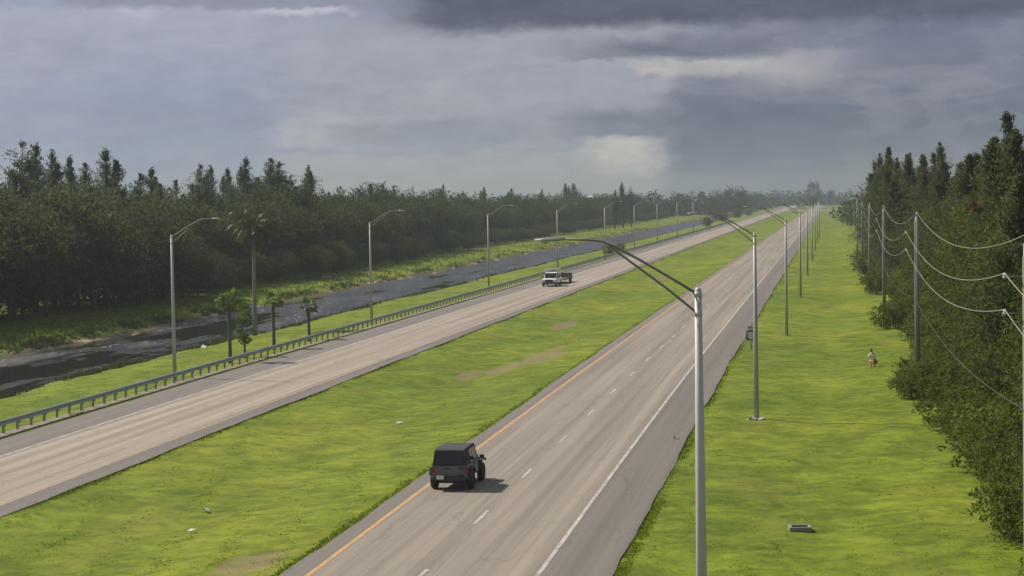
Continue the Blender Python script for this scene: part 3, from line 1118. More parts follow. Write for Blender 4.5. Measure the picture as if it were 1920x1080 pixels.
M['canal_palm'] = leaf_mat('canal_palm_fronds', (.03, .042, .016), (.055, .07, .022), (.13, .15, .05), .3, .35)
xb, yb = G(478, 628, -.6)
o = feather_palm('palm_tree', 10.6, 201, 26, 3.3)
o.location = (xb, yb, gz(xb, yb) - .05)
o.rotation_euler = (0, 0, 1.9)
tag(o, 'tall grey trunked palm with drooping feathery crown on the near canal bank', 'palm tree')
for (px, py, top, sd, lb) in ((432, 682, 545, 301, 'tallest and nearest of the three palms behind the guardrail'), (514, 657, 548, 302, 'middle of the three young palms behind the guardrail'),
                              (580, 640, 556, 303, 'smallest and farthest of the three palms behind the guardrail')):
    x, y = G(px, py, -.2)
    _x, zt = at_y(px, top + 18, y)
    o = palm('palm_tree', zt - gz(x, y), sd, 22, 1.25 if sd == 301 else 1.0)
    o.location = (x, y, gz(x, y))
    tag(o, lb, 'palm tree', 'young palms behind the guardrail')
x, y = G(459, 672, -.2)
o = broad('sapling', 4.4, .75, 310, 24, 40, leaf=.16, low=.16, mat='palm_leaf', cr=(.3, .5))
o.location = (x, y, gz(x, y))
tag(o, 'slender leafy green sapling between the first two palms', 'sapling')
for (px, py, h_, lb) in ((1150, 476, 2.0, 'left of two bushy clumps by the guardrail near the fifth lamp'), (1172, 470, 1.7, 'right of two bushy clumps by the guardrail near the fifth lamp')):
    x, y = G(px, py, -.2)
    o = place(SH[1][0], x - 1, y, h_ / 2.4, h_ / 2.4)
    tag(o, lb, 'shrub')

# ------------------------------------------------------------------ grass and reeds
def blades(name, pts, hts, per, wid, rng, mat, label, tints=None):
    n = len(pts) * per
    p = np.repeat(pts, per, 0) + np.concatenate([rng.normal(0, .07, (n, 2)), np.zeros((n, 1))], 1)
    h_ = np.repeat(hts, per) * rng.uniform(.55, 1.2, n)
    w = rng.uniform(0, 2 * np.pi, n)
    d = np.stack([np.cos(w), np.sin(w), np.zeros(n)], -1)
    ln = rng.normal(0, .45, (n, 2)) * h_[:, None]
    tip = p + np.concatenate([ln, h_[:, None]], 1)
    wd = (wid * rng.uniform(.6, 1.4, n))[:, None]
    v = np.stack([p - d * wd, p + d * wd, tip], 1).reshape(-1, 3)
    q = np.arange(n * 3).reshape(-1, 3)
    t = np.clip(np.repeat(rng.uniform(.1, .8, len(pts)), per) + rng.normal(0, .12, n), 0, 1)
    return tag(np_mesh(name, v, q, mat, tint=t), label, 'grass', None, 'stuff')


M['grass'] = leaf_mat('grass_blades', (.09, .135, .008), (.138, .185, .011), (.21, .23, .025), .4)
M['reed'] = leaf_mat('reeds', (.05, .058, .02), (.08, .09, .03), (.15, .13, .065), .2)
rng = np.random.default_rng(77)


def scatter(n, ta, tb, s0, s1, pw=1.0):
    k = rng.random(n)
    s = 1 / (1 / s0 + k * (1 / s1 - 1 / s0))
    t = rng.uniform(ta, tb, n)
    x = t + bend(s)
    return np.stack([x, s, height(t, s) - .02], -1)


pts = np.concatenate([scatter(15000, -31.4, -17.2, 55, 330), scatter(14000, -6.3, 8.5, 45, 330), scatter(12000, -54.5, -43.2, 95, 380)])
blades('grass', pts, rng.uniform(.015, .055, len(pts)), 3, .03, rng, M['grass'], 'short rough grass growing over the median and verges')
# taller tufts against the pavement edges
ed = []
for t_, w_ in ((-6.3, .18), (-17.3, .18), (-31.25, .18), (-42.6, .3)):
    p_ = scatter(2600, t_ - w_, t_ + w_, 50, 420)
    ed.append(p_)
ed = np.concatenate(ed)
blades('grass', ed, rng.uniform(.04, .12, len(ed)), 4, .03, rng, M['grass'], 'ragged grass fringe along the pavement edges')
rd = np.concatenate([scatter(5200, -56.0, -54.3, 110, 700), scatter(5600, -73.2, -71.2, 150, 800)])
rd = rd[rng.random(len(rd)) < np.clip(.35 + .8 * wob(rd[:, 1], 1, 3), 0, 1)]
blades('reeds', rd, rng.uniform(.2, .6, len(rd)), 6, .035, rng, M['reed'], 'reeds and rank weeds along both canal edges')
tf = scatter(2600, -80, -73, 160, 700)
blades('grass', tf, rng.uniform(.2, .5, len(tf)), 7, .05, rng, M['grass'], 'rough grass strip along the far canal bank')

# ------------------------------------------------------------------ street lamps
LABEL_R = 'street lamp on the right verge'


def lamp():
    """arm points towards +X"""
    root = empty('street_lamp', (0, 0, 0))
    b = MB()
    b.tube([(0, 0, .04), (0, 0, 5), (0, 0, 10.0)], [.14, .112, .078], 14)
    b.build('pole', M['lamp_metal'], root)
    b = MB()
    b.box((0, 0, .02), (.42, .42, .04))
    for sx in (-1, 1):
        for sy in (-1, 1):
            b.tube([(sx * .16, sy * .16, .03), (sx * .16, sy * .16, .1)], .02, 6)
    b.build('base_plate', M['lamp_metal'], root)
    b = MB()
    b.lathe([(0.0, 10.09), (.05, 10.07), (.076, 10.02), (.076, 9.97)], 12)
    b.build('pole_cap', M['lamp_head'], root)
    b = MB()
    b.tube([(0, 0, 9.93), (.6, 0, 10.3), (1.3, 0, 10.72), (1.85, 0, 11.02), (2.1, 0, 11.12), (2.4, 0, 11.16), (3.0, 0, 11.18)], [.034, .03, .028, .027, .027, .026, .025], 8)
    b.build('upper_arm', M['lamp_arm'], root)
    b = MB()
    b.tube([(0, 0, 9.5), (.7, 0, 10.08), (1.5, 0, 10.68), (1.95, 0, 11.02)], [.028, .026, .025, .022], 8)
    b.build('lower_arm', M['lamp_arm'], root)
    b = MB()
    b.box((0, -.128, .75), (.1, .03, .22))
    b.build('access_door', M['lamp_head'], root)
    for z in (9.5, 9.93):
        b = MB()
        b.lathe([(.07, z - .05), (.088, z - .05), (.088, z + .05), (.07, z + .05)], 12)
        b.build('clamp', M['lamp_head'], root)
    b = MB()
    for x0, y0, z0, z1 in ((2.92, .04, 11.155, 11.205), (3.1, .09, 11.135, 11.22), (3.4, .11, 11.135, 11.215), (3.6, .05, 11.15, 11.185)):
        b.v += [(x0, -y0, z0), (x0, y0, z0), (x0, y0 * .7, z1), (x0, -y0 * .7, z1)]
    for i in range(3):
        for k in range(4):
            b.f.append((i * 4 + k, i * 4 + (k + 1) % 4, i * 4 + 4 + (k + 1) % 4, i * 4 + 4 + k))
    b.f += [(3, 2, 1, 0), (12, 13, 14, 15)]
    b.sm += [True] * (len(b.f) - len(b.sm))
    hd = b.build('luminaire', M['lamp_head'], root)
    b = MB()
    b.lathe([(0.0, 11.08), (.07, 11.09), (.1, 11.12)], 12, Matrix.Translation((3.38, 0, 0)))
    b.build('lens', M['lens'], hd)
    return root


lp = lamp()
ORD = ['nearest', 'second', 'third', 'fourth', 'fifth', 'sixth', 'seventh', 'eighth', 'ninth']
first = True
LEFT = [(328, 712), (697, 605), (917, 543), (1046, 505), (1135, 487), (1190, 467), (1233, 455), (1270, 447), (1300, 439)]
for i, (px, py) in enumerate(LEFT):
    x, y = G(px, py, -.15)
    if i == 0:
        o = lp
        o.location = (x, y, gz(x, y))
    else:
        o = copy_tree(lp, (x, y, gz(x, y)))
    tag(o, 'grey street lamp behind the left guardrail, %s from the camera' % ORD[i], 'street lamp', 'street lamps behind the left guardrail')
RIGHT = [(-3.35, 44.2), (-3.3, 109.3), (-2.6, 174), (-1.9, 238), (-1.35, 302), (-.75, 366), (-.2, 430), (.3, 494), (.8, 558)]
for i, (x, y) in enumerate(RIGHT):
    if i == 0:
        x, _ = at_y(1310, 640, y)
    o = copy_tree(lp, (x, y, gz(x, y)), math.pi)
    tag(o, 'street lamp on the right grass verge, %s from the camera' % ORD[i], 'street lamp', 'street lamps on the right verge')
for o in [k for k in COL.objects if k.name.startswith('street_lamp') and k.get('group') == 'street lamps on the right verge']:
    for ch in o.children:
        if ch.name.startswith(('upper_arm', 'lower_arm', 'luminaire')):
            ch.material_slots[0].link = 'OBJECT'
            ch.material_slots[0].material = M['backlit_tone_arm' if 'arm' in ch.name else 'backlit_tone_head']  # same lamps as the left row, backlit look painted by darker copies
# broken concrete apron at the foot of the second right lamp
b = MB()
rr = random.Random(3)
for k in range(7):
    w = k * 2 * math.pi / 7
    b.box((-3.3 + .38 * math.cos(w), 109.0 + .38 * math.sin(w), gz(-3.3, 109) + .03), (.3, .2, .08), Matrix.Rotation(w + .4 * rr.random(), 3, 'Z') @ Matrix.Rotation(.15, 3, 'X'))
tag(b.build('concrete_apron', M['concrete']), 'broken pale concrete round the foot of the second lamp on the verge', 'concrete')

# ------------------------------------------------------------------ guardrail
gr = empty('guardrail', (-42.7, 90, 0))
tag(gr, 'long grey green steel guardrail on posts beside the left carriageway', 'guardrail')
post_me = beam_me = None
S0, PITCHP = 88.0, 1.905
n_post = 230


def w_beam(L):
    prof = [(0, 0), (.07, .045), (.07, .095), (.015, .14), (.015, .17), (.07, .215), (.07, .265), (0, .31)]
    vs, fs = [], []
    for y in (0, L):
        for (x, z) in prof:
            vs.append((x, y, z))
        for (x, z) in reversed(prof):
            vs.append((x - .012, y, z))
    n = 16
    for k in range(n):
        fs.append((k, (k + 1) % n, n + (k + 1) % n, n + k))
    fs += [tuple(range(n - 1, -1, -1)), tuple(range(n, 2 * n))]
    return vs, fs


for k in range(n_post):
    s = S0 + k * PITCHP
    x = -42.75 + float(bend(s))
    zb = gz(x, s)
    if post_me is None:
        b = MB()
        b.box((0, 0, .31), (.12, .08, .82))
        b.box((.1, 0, .55), (.08, .1, .28))
        o = b.build('post', M['post'])
        post_me = o.data
    else:
        o = link('post', post_me)
    o.parent = gr
    o.location = (x + 42.7 - .2, s - 90, zb)
L = PITCHP * 4
k = 0
far = MB()
while True:
    s = S0 - .5 + k * L
    if s > 900:
        break
    x = -42.75 + float(bend(s))
    x2 = -42.75 + float(bend(s + L))
    if s < S0 + n_post * PITCHP - 2:
        if beam_me is None:
            b = MB()
            b.add(*w_beam(L + .1))
            o = b.build('rail_beam', M['rail'])
            beam_me = o.data
        else:
            o = link('rail_beam', beam_me)
        o.parent = gr
        o.location = (x + 42.7 - .05 + (k % 2) * .004, s - 90, .42)
        o.rotation_euler = (0, 0, -math.atan2(x2 - x, L))
    else:
        vs, fs = w_beam(L)
        far.add([(vx + x + 42.7 - .05, vy + s - 90, vz + .42) for vx, vy, vz in vs], fs)
        for j in range(4):
            far.box((x + 42.7 - .2, s + j * PITCHP - 90, .3), (.15, .11, .85))
    k += 1
tag(far.build('far_rail', M['rail'], gr), kind='stuff')

# ------------------------------------------------------------------ power line on the right
ARM_Z = (9.62, 8.58)


def util_pole():
    root = empty('utility_pole', (0, 0, 0))
    b = MB()
    b.tube([(0, 0, -.1), (0, 0, 5), (0, 0, 10.6)], [.15, .13, .105], 12)
    b.build('pole', M['util_pole'], root)
    b = MB()
    b.tube([(-.14, -.1, .1), (-.12, -.09, 5), (-.105, -.07, 10.2), (-.06, -.05, 10.42), (.04, -.03, 10.46)], [.028, .028, .028, .028, .028], 7)
    b.build('riser_pipe', M['riser'], root)
    b = MB()
    b.tube([(0, 0, 10.6), (0, 0, 10.75)], .02, 6)
    b.lathe([(.0, 10.73), (.05, 10.74), (.06, 10.78), (.03, 10.8), (.055, 10.83), (.02, 10.88), (0, 10.89)], 10)
    b.build('top_insulator', M['porcelain'], root)
    for z in ARM_Z:
        b = MB()
        b.tube([(-.1, 0, z), (-.6, 0, z + .02)], [.028, .022], 7)
        a = b.build('side_arm', M['steel'], root)
        b = MB()
        b.lathe([(0, z - .03), (.05, z - .02), (.065, z + .03), (.035, z + .06), (.06, z + .1), (.03, z + .14), (0, z + .15)], 10, Matrix.Translation((-.63, 0, 0)))
        b.build('insulator', M['porcelain'], a)
    b = MB()
    b.box((-.16, 0, 5.9), (.08, .1, .16))
    b.build('cable_bracket', M['steel'], root)
    return root


UP = [(5.75, -3.5), (5.75, 58.8), (5.85, 120.8), (5.95, 182.8), (6.3, 244.8), (6.8, 306.8), (7.3, 368.8)]
xu, _ = at_y(1927.5, 800, 58.8)
UP[1] = (xu, 58.8)
up0 = util_pole()
ULAB = ['concrete utility pole of the right power line, next to the camera and out of sight', 'concrete utility pole with pale riser pipe at the right edge of the picture', 'utility pole half hidden by shrubs, where the three wires rise to',
        'utility pole in front of the right trees, third along the power line', 'utility pole in front of the right trees, fourth along the power line',
        'utility pole near the left end of the right trees, fifth along the line', 'farthest utility pole of the right power line']
for i, (x, y) in enumerate(UP):
    if i == 0:
        up0.location = (x, y, gz(x, y))
        o = up0
    else:
        o = copy_tree(up0, (x, y, gz(x, y)))
    tag(o, ULAB[i], 'utility pole', 'utility poles of the right power line')


def wire(name, off, z, sag, rad, mat, label, i0=0):
    b = MB()
    for i in range(i0, len(UP) - 1):
        (xa, ya), (xb_, yb_) = UP[i], UP[i + 1]
        za, zb_ = gz(xa, ya) + z, gz(xb_, yb_) + z
        pts = []
        for k in np.linspace(0, 1, 26):
            pts.append((xa + (xb_ - xa) * k + off, ya + (yb_ - ya) * k, za + (zb_ - za) * k - sag * 4 * k * (1 - k)))
        b.tube(pts, rad, 6)
    return tag(b.build(name, mat), label, 'power line', 'wires of the right power line')


wire('power_line', 0, 10.86, 1.1, .0125, M['wire'], 'top wire sagging between the tips of the right utility poles')
wire('power_line', -.63, 9.75, 1.15, .0125, M['wire'], 'middle wire sagging from the upper side arms of the right utility poles')
wire('power_line', -.63, 8.71, 1.15, .0125, M['wire'], 'lowest bright wire sagging from the lower side arms of the right poles')
wire('telephone_cable', -.2, 5.9, .75, .012, M['cable'], 'dull lower cable running through the shrubs between the right poles')
b = MB()
x, y = UP[2]
b.tube([(x - .45, y - .6, gz(x, y) - .05), (x - .4, y - .55, .75)], .05, 8)
o = tag(b.build('marker_post', M['orange']), 'small orange marker post at the foot of the shrub hidden utility pole', 'marker post')

# ------------------------------------------------------------------ vehicles
def wheel(parent, x, y, rad, wid, side):
    m = Matrix.Translation((x, y, rad)) @ Matrix.Rotation(side * math.pi / 2, 4, 'Y')
    h = wid / 2
    b = MB()
    b.lathe([(rad * .58, -h), (rad * .9, -h), (rad, -h * .65), (rad, h * .65), (rad * .9, h), (rad * .58, h * .95), (rad * .56, h * .5)], 22, m)
    w = empty('wheel', (0, 0, 0))
    w.parent = parent
    b.build('tyre', M['tyre'], w)
    b = MB()
    b.lathe([(rad * .57, h * .55), (rad * .5, h * .45), (rad * .2, h * .6), (0, h * .62)], 16, m)
    for k in range(5):
        a = k * 2 * math.pi / 5
        p0 = m @ Vector((rad * .15 * math.cos(a), rad * .15 * math.sin(a), h * .66))
        p1 = m @ Vector((rad * .54 * math.cos(a), rad * .54 * math.sin(a), h * .62))
        b.tube([p0, p1], .03, 5)
    b.build('rim', M['rim'], w)
    return w


def jeep():
    root = empty('off_road_car', (0, 0, 0))
    W2 = .78
    b = MB()   # tub: rear at y=-2.05
    b.prism([(-2.05, .52), (-2.05, 1.12), (.62, 1.12), (.66, 1.16), (.72, 1.16), (.72, .5), (-1.0, .48)], -W2, W2)
    body = b.build('body', M['jeep_paint'], root, .025)
    b = MB()
    b.add([(-.72, .72, .62), (.72, .72, .62), (.72, .72, 1.16), (-.72, .72, 1.16), (-.58, 1.95, .62), (.58, 1.95, .62), (.58, 1.95, 1.08), (-.58, 1.95, 1.08)],
          [(0, 1, 2, 3), (7, 6, 5, 4), (0, 4, 5, 1), (3, 2, 6, 7), (1, 5, 6, 2), (0, 3, 7, 4)])
    b.build('hood', M['jeep_paint'], root, .03)
    b = MB()
    b.box((0, 1.98, .86), (1.12, .05, .5))
    g = b.build('grille', M['jeep_paint'], root, .015)
    b = MB()
    for k in range(7):
        b.box((-.24 + k * .08, 2.008, .88), (.04, .01, .34))
    b.build('grille_slot', M['black_trim'], g)
    for sx in (-1, 1):
        b = MB()
        b.lathe([(0, 2.03), (.08, 2.025), (.1, 2.0)], 14, Matrix(((1, 0, 0, sx * .42), (0, 0, 1, 0), (0, -1, 0, .95), (0, 0, 0, 1))))
        b.build('headlight', M['chrome'], root)
    # wheel arches
    for sy, pr in ((1.3, [(-.62, .62), (-.42, 1.0), (.5, 1.0), (.62, .9), (.62, .84), (.46, .93), (-.38, .93), (-.54, .62)]),
                   (-1.28, [(-.6, .66), (-.46, .98), (.42, .98), (.6, .62), (.52, .62), (.38, .91), (-.42, .91), (-.52, .66)])):
        for sx in (-1, 1):
            b = MB()
            xa, xb2 = (sx * .6, sx * .94) if sy > 0 else (sx * .74, sx * .94)
            b.prism([(y + sy, z) for y, z in pr], xa, xb2)
            b.build('fender', M['black_trim'], root, .012)
    for sx in (-1, 1):
        wheel(root, sx * .8, 1.3, .41, .27, sx)
        wheel(root, sx * .8, -1.28, .41, .27, sx)
    # doors
    for sx in (-1, 1):
        b = MB()
        b.prism([(-.42, .6), (-.42, 1.11), (.56, 1.11), (.56, .6)], sx * (W2 - .01), sx * (W2 + .03))
        d = b.build('door', M['jeep_paint'], root, .012)
        b = MB()
        b.box((sx * (W2 + .05), -.32, 1.0), (.03, .14, .04))
        b.build('handle', M['black_trim'], d)
    # soft top with sloped sides
    b = MB()
    b.prism([(-2.03, 1.12), (-1.9, 1.78), (-1.7, 1.84), (.3, 1.84), (.42, 1.8), (.42, 1.74), (-1.62, 1.74), (-1.7, 1.12)], -W2 + .03, W2 - .03, (1.12, .13))
    b.prism([(-1.75, 1.13), (-1.7, 1.76), (-1.1, 1.76), (-1.06, 1.13)], -W2 + .05, W2 - .05, (1.12, .13))
    b.build('soft_top', M['soft_top'], root, .02)
    b = MB()
    b.prism([(.68, 1.13), (.42, 1.82), (.36, 1.82), (.6, 1.13)], -W2 + .02, W2 - .02, (1.12, .13))
    b.build('windscreen_frame', M['jeep_paint'], root, .01)
    b = MB()
    b.prism([(.705, 1.2), (.5, 1.74), (.47, 1.74), (.66, 1.2)], -.64, .64)
    b.build('windscreen', M['glass'], root)
    b = MB()
    b.add([(-.58, -2.045, 1.2), (.58, -2.045, 1.2), (.54, -1.935, 1.72), (-.54, -1.935, 1.72), (-.58, -2.03, 1.2), (.58, -2.03, 1.2), (.54, -1.92, 1.72), (-.54, -1.92, 1.72)],
          [(0, 1, 2, 3), (7, 6, 5, 4), (0, 4, 5, 1), (1, 5, 6, 2), (2, 6, 7, 3), (3, 7, 4, 0)])
    b.build('rear_window', M['glass'], root)
    for sx in (-1, 1):
        for (y0, y1) in ((-1.0, -.46), (-.4, .5)):
            b = MB()
            x0 = sx * (W2 - .035)
            x1 = sx * (W2 - .115)
            b.add([(x0, y0, 1.14), (x0, y1, 1.14), (x1, y1 - (.15 if y1 > 0 else 0), 1.72), (x1, y0, 1.72), (x0 - sx * .01, y0, 1.14), (x0 - sx * .01, y1, 1.14), (x1 - sx * .01, y1 - (.15 if y1 > 0 else 0), 1.72), (x1 - sx * .01, y0, 1.72)],
                  [(0, 1, 2, 3), (7, 6, 5, 4), (0, 4, 5, 1), (1, 5, 6, 2), (2, 6, 7, 3), (3, 7, 4, 0)])
            b.build('side_window', M['glass'], root)
        b = MB()
        b.box((sx * .98, .52, 1.2), (.2, .07, .17))
        b.tube([(sx * .8, .56, 1.12), (sx * .92, .53, 1.18)], .018, 6)
        b.build('mirror', M['black_trim'], root)
        b = MB()
        b.box((sx * .72, -2.075, .93), (.12, .05, .2))
        b.build('tail_light', M['lamp_red'], root, .01)
    b = MB()
    b.box((.02, -2.062, .86), (1.14, .02, .46))
    tg = b.build('tailgate', M['jeep_paint'], root, .008)
    b = MB()
    b.box((-.1, -2.085, .99), (.2, .03, .06))
    b.build('handle', M['black_trim'], tg)
    for z in (.7, 1.0):
        b = MB()
        b.box((.52, -2.085, z), (.2, .03, .07))
        b.build('hinge', M['black_trim'], tg)
    b = MB()
    b.box((0, -2.16, .56), (1.5, .16, .17))
    b.build('rear_bumper', M['black_trim'], root, .02)
    b = MB()
    b.box((-.38, -2.25, .62), (.32, .012, .17))
    b.build('licence_plate', M['off_white'], root)
    b = MB()
    b.box((0, 2.12, .62), (1.6, .16, .16))
    b.build('front_bumper', M['black_trim'], root, .02)
    b = MB()
    b.box((0, 0, .4), (1.0, 3.8, .16))
    for y in (1.3, -1.28):
        b.tube([(-.75, y, .41), (.75, y, .41)], .05, 8)
    b.build('chassis', M['black_trim'], root)
    return root


jp = jeep()
jp.location = (-15.02, 83.0, .006)
jp.scale = (.95, .95, .93)
jp.rotation_euler = (0, 0, R(-.6))
tag(jp, 'dark olive grey off road car with black soft top driving away on the right carriageway', 'car')


def pickup():
    """front at +Y"""
    root = empty('pickup_truck', (0, 0, 0))
    b = MB()
    b.prism([(-2.9, .55), (-2.9, 1.12), (.55, 1.12), (1.4, 1.1), (2.62, 1.04), (2.75, .92), (2.75, .55), (1.9, .45), (-2.0, .45)], -.95, .95)
    b.build('body', M['white_paint'], root, .04)
    b = MB()
    b.prism([(-.95, 1.12), (-.85, 1.78), (-.6, 1.86), (.5, 1.86), (.75, 1.8), (1.42, 1.1)], -.88, .88, (1.12, .16))
    cab = b.build('cab', M['white_paint'], root, .04)
    b = MB()
    b.prism([(.86, 1.74), (1.44, 1.14), (1.47, 1.14), (.9, 1.76)], -.76, .76)
    b.build('windscreen', M['glass'], root)
    for sx in (-1, 1):
        for (y0, y1) in ((-.78, -.05), (.05, .85)):
            b = MB()
            x0, x1 = sx * .885, sx * .8
            cut = .5 if y1 > .5 else 0
            b.add([(x0, y0, 1.18), (x0, y1 + .2 * (cut > 0), 1.18), (x1, y1 - cut * .5, 1.72), (x1, y0 + .03, 1.72), (x0 - sx * .02, y0, 1.18), (x0 - sx * .02, y1 + .2 * (cut > 0), 1.18), (x1 - sx * .02, y1 - cut * .5, 1.72), (x1 - sx * .02, y0 + .03, 1.72)],
                  [(0, 1, 2, 3), (7, 6, 5, 4), (0, 4, 5, 1), (1, 5, 6, 2), (2, 6, 7, 3), (3, 7, 4, 0)])
            b.build('side_window', M['glass'], root)
        b = MB()
        b.box((sx * 1.08, .95, 1.25), (.22, .1, .22))
        b.build('mirror', M['black_trim'], root, .01)
        b = MB()
        b.box((sx * .74, 2.73, .88), (.34, .08, .2))
        b.build('headlight', M['chrome'], root, .01)
        wheel(root, sx * .86, 1.85, .4, .27, sx)
        wheel(root, sx * .86, -1.75, .4, .27, sx)
    b = MB()
    b.box((0, 2.75, .8), (1.05, .06, .36))
    b.build('grille', M['black_trim'], root, .01)
    b = MB()
    b.box((0, 2.82, .5), (1.86, .18, .26))
    b.build('front_bumper', M['steel'], root, .02)
    b = MB()
    b.box((0, -1.95, 1.13), (1.6, 1.7, .03))
    b.build('cargo_bed', M['black_trim'], root)
    # overhead rack
    b = MB()
    for y in (-2.7, -1.0, .55):
        for sx in (-1, 1):
            b.tube([(sx * .86, y, 1.1 if y < 0 else 1.8), (sx * .82, y, 2.25)], .03, 6)
        b.box((0, y, 2.27), (1.9, .07, .07))
    for sx in (-1, 1):
        b.box((sx * .84, -1.0, 2.33), (.07, 4.0, .06))
    b.build('ladder_rack', M['off_white'], root)
    b = MB()
    b.box((0, 1.0, 2.34), (1.5, .3, .12))
    b.build('wind_deflector', M['off_white'], root, .02)
    b = MB()
    b.box((0, 0, .4), (1.2, 4.8, .16))
    b.build('chassis', M['black_trim'], root)
    return root


pk = pickup()
tx, ty = G(1026, 538, 0)
pk.location = (tx + .25, ty + 2.9, .006)
pk.rotation_euler = (0, 0, math.pi - .01)
tag(pk, 'white pickup truck with overhead rack coming towards the camera on the left carriageway', 'pickup truck')


def trailer():
    """drawbar towards +Y"""
    root = empty('trailer', (0, 0, 0))
    for k in range(16):
        b = MB()
        b.box((0, -4.13 + k * .55, .66), (1.9, .52, .05))
        b.build('deck_plank', M['wood'], root)
    b = MB()
    for sx in (-1, 1):
        b.box((sx * .98, 0, .62), (.08, 8.9, .18))
        for k in range(6):
            b.box((sx * .98, -4.2 + k * 1.68, .84), (.05, .05, .32))
        b.box((sx * .98, 0, 1.0), (.05, 8.6, .05))
    for y in (-4.45, 4.45):
        b.box((0, y, .62), (1.98, .08, .16))
    for sx in (-1, 1):
        b.tube([(sx * .6, 4.45, .58), (0, 5.7, .55)], .05, 6)
    b.build('frame', M['steel'], root)
    for sx in (-1, 1):
        for y in (-1.4, -.55):
            wheel(root, sx * 1.12, y, .36, .22, sx)
        b = MB()
        b.box((sx * 1.12, -.97, .8), (.28, 1.9, .05))
        b.build('mudguard', M['steel'], root, .01)
    b = MB()
    b.prism([(-4.55, .66), (-4.55, 1.25), (-4.47, 1.25), (-4.45, .66)], -.9, .9)
    b.build('ramp', M['steel'], root)
    return root


tl = trailer()
tl.location = (tx + .38, ty + 12.4, .006)
tl.rotation_euler = (0, 0, math.pi - .012)
tag(tl, 'long low dark flatbed trailer towed behind the white pickup', 'trailer')
b = MB()
b.box((0, 0, .24), (1.2, 1.7, .42))
b.box((0, -.1, .52), (.9, .8, .2))
b.tube([(-.55, .7, .2), (.55, .7, .2)], .2, 10)
o = b.build('equipment_load', M['steel'], None, .04)
o.location = (tx + .42, ty + 14.6, .7)
tag(o, 'dark piece of equipment loaded on the flatbed trailer', 'equipment')


def far_car(name, loc, rz, size, mat, label, cat, boxy=False):
    root = empty(name, loc, rz)
    L, Wd, H = size
    b = MB()
    if boxy:
        b.prism([(-L / 2, .5), (-L / 2, H), (L * .2, H), (L * .2, .5)], -Wd / 2, Wd / 2)
        b.build('cargo_box', mat, root, .05)
        b = MB()
        b.prism([(L * .22, .5), (L * .22, H * .78), (L * .38, H * .76), (L * .46, H * .5), (L * .5, H * .46), (L * .5, .5)], -Wd * .46, Wd * .46)
        b.build('cab', mat, root, .05)
        b = MB()
        b.prism([(L * .385, H * .74), (L * .46, H * .52), (L * .465, H * .52), (L * .39, H * .75)], -Wd * .4, Wd * .4)
        b.build('windscreen', M['glass'], root)
    else:
        b = MB()
        b.prism([(-L / 2, .35), (-L / 2, H * .6), (L * .28, H * .6), (L / 2, H * .5), (L / 2, .35)], -Wd / 2, Wd / 2)
        b.build('body', mat, root, .06)
        b = MB()
        b.prism([(-L * .42, H * .6), (-L * .32, H), (L * .08, H), (L * .26, H * .6)], -Wd * .46, Wd * .46)
        b.build('cabin', M['glass'], root, .05)
        b = MB()
        b.prism([(-L * .33, H), (-L * .3, H + .04), (L * .06, H + .04), (L * .09, H)], -Wd * .42, Wd * .42)
        b.build('roof', mat, root)
    for sx in (-1, 1):
        for y in (-L * .3, L * .32):
            wheel(root, sx * Wd * .45, y, .33 if not boxy else .45, .24, sx)
    return tag(root, label, cat)


x, _ = at_y(1496, 388, 1620)
far_car('parked_car', (x, 1620, .02), R(75), (5.2, 2.0, 1.9), M['white_paint'], 'tiny white van far ahead on the left carriageway at the horizon', 'van')
x, _ = at_y(1598, 390, 1000)
far_car('box_truck', (x, 1000, gz(x, 1000)), R(80), (8, 2.5, 3.4), M['white_paint'], 'white box truck far ahead at the end of the right tree wall', 'truck', True)
x, _ = at_y(1572, 386, 1250)
far_car('parked_car', (x, 1250, .03), R(85), (5.0, 1.9, 1.6), M['white_paint'], 'pale car on the side road far ahead on the right', 'car')
# pale roofed sheds among the far woods
for (px, y, wd, hgt, lb) in ((1108, 1180, 16, 12.6, 'pale roof showing above the tree belt left of the isolated pine clump'),):
    x, _ = at_y(px, 380, y)
    bd = empty('shed', (x, y, gz(x, y)))
    b = MB()
    b.box((0, 5, hgt / 2 - .5), (wd, 10, hgt - 1))
    b.build('wall', M['off_white'], bd)
    b = MB()
    b.prism([(-.6, hgt - 1), (5, hgt), (10.6, hgt - 1)], -wd / 2 - .5, wd / 2 + .5)
    b.build('roof', M['off_white'], bd)
    b = MB()
    b.box((-wd * .2, -.03, 1.6), (3, .08, 3.2))
    b.build('door', M['steel'], bd)
    tag(bd, lb, 'shed')
for (px, py, h_, lb) in ((1338, 424, 3.6, 'first'), (1366, 415, 4.0, 'second'), (1392, 408, 4.4, 'third'), (1412, 404, 4.0, 'fourth')):
    x, y = G(px, py, -.1)
    o = place(SH[0][0], x - 2.5, y, h_ / 2.4, h_ / 3.2)
    tag(o, 'dark bush beside the far left carriageway, %s counted from the left' % lb, 'shrub', 'dark bushes beside the far left carriageway')
# white barrier across the right verge far ahead
xa, ya = at_y(1560, 411, 900)[0], 900
bar = empty('traffic_barrier', (xa, ya, gz(xa, ya)))
b = MB()
b.box((4.0, 0, .75), (8.0, .08, .32))
b.build('barrier_rail', M['off_white'], bar)
for k in range(5):
    b = MB()
    b.box((.2 + k * 1.9, .08, .45), (.12, .1, .9))
    b.build('post', M['off_white'], bar)
tag(bar, 'long pale barrier across the right verge far ahead', 'barrier')

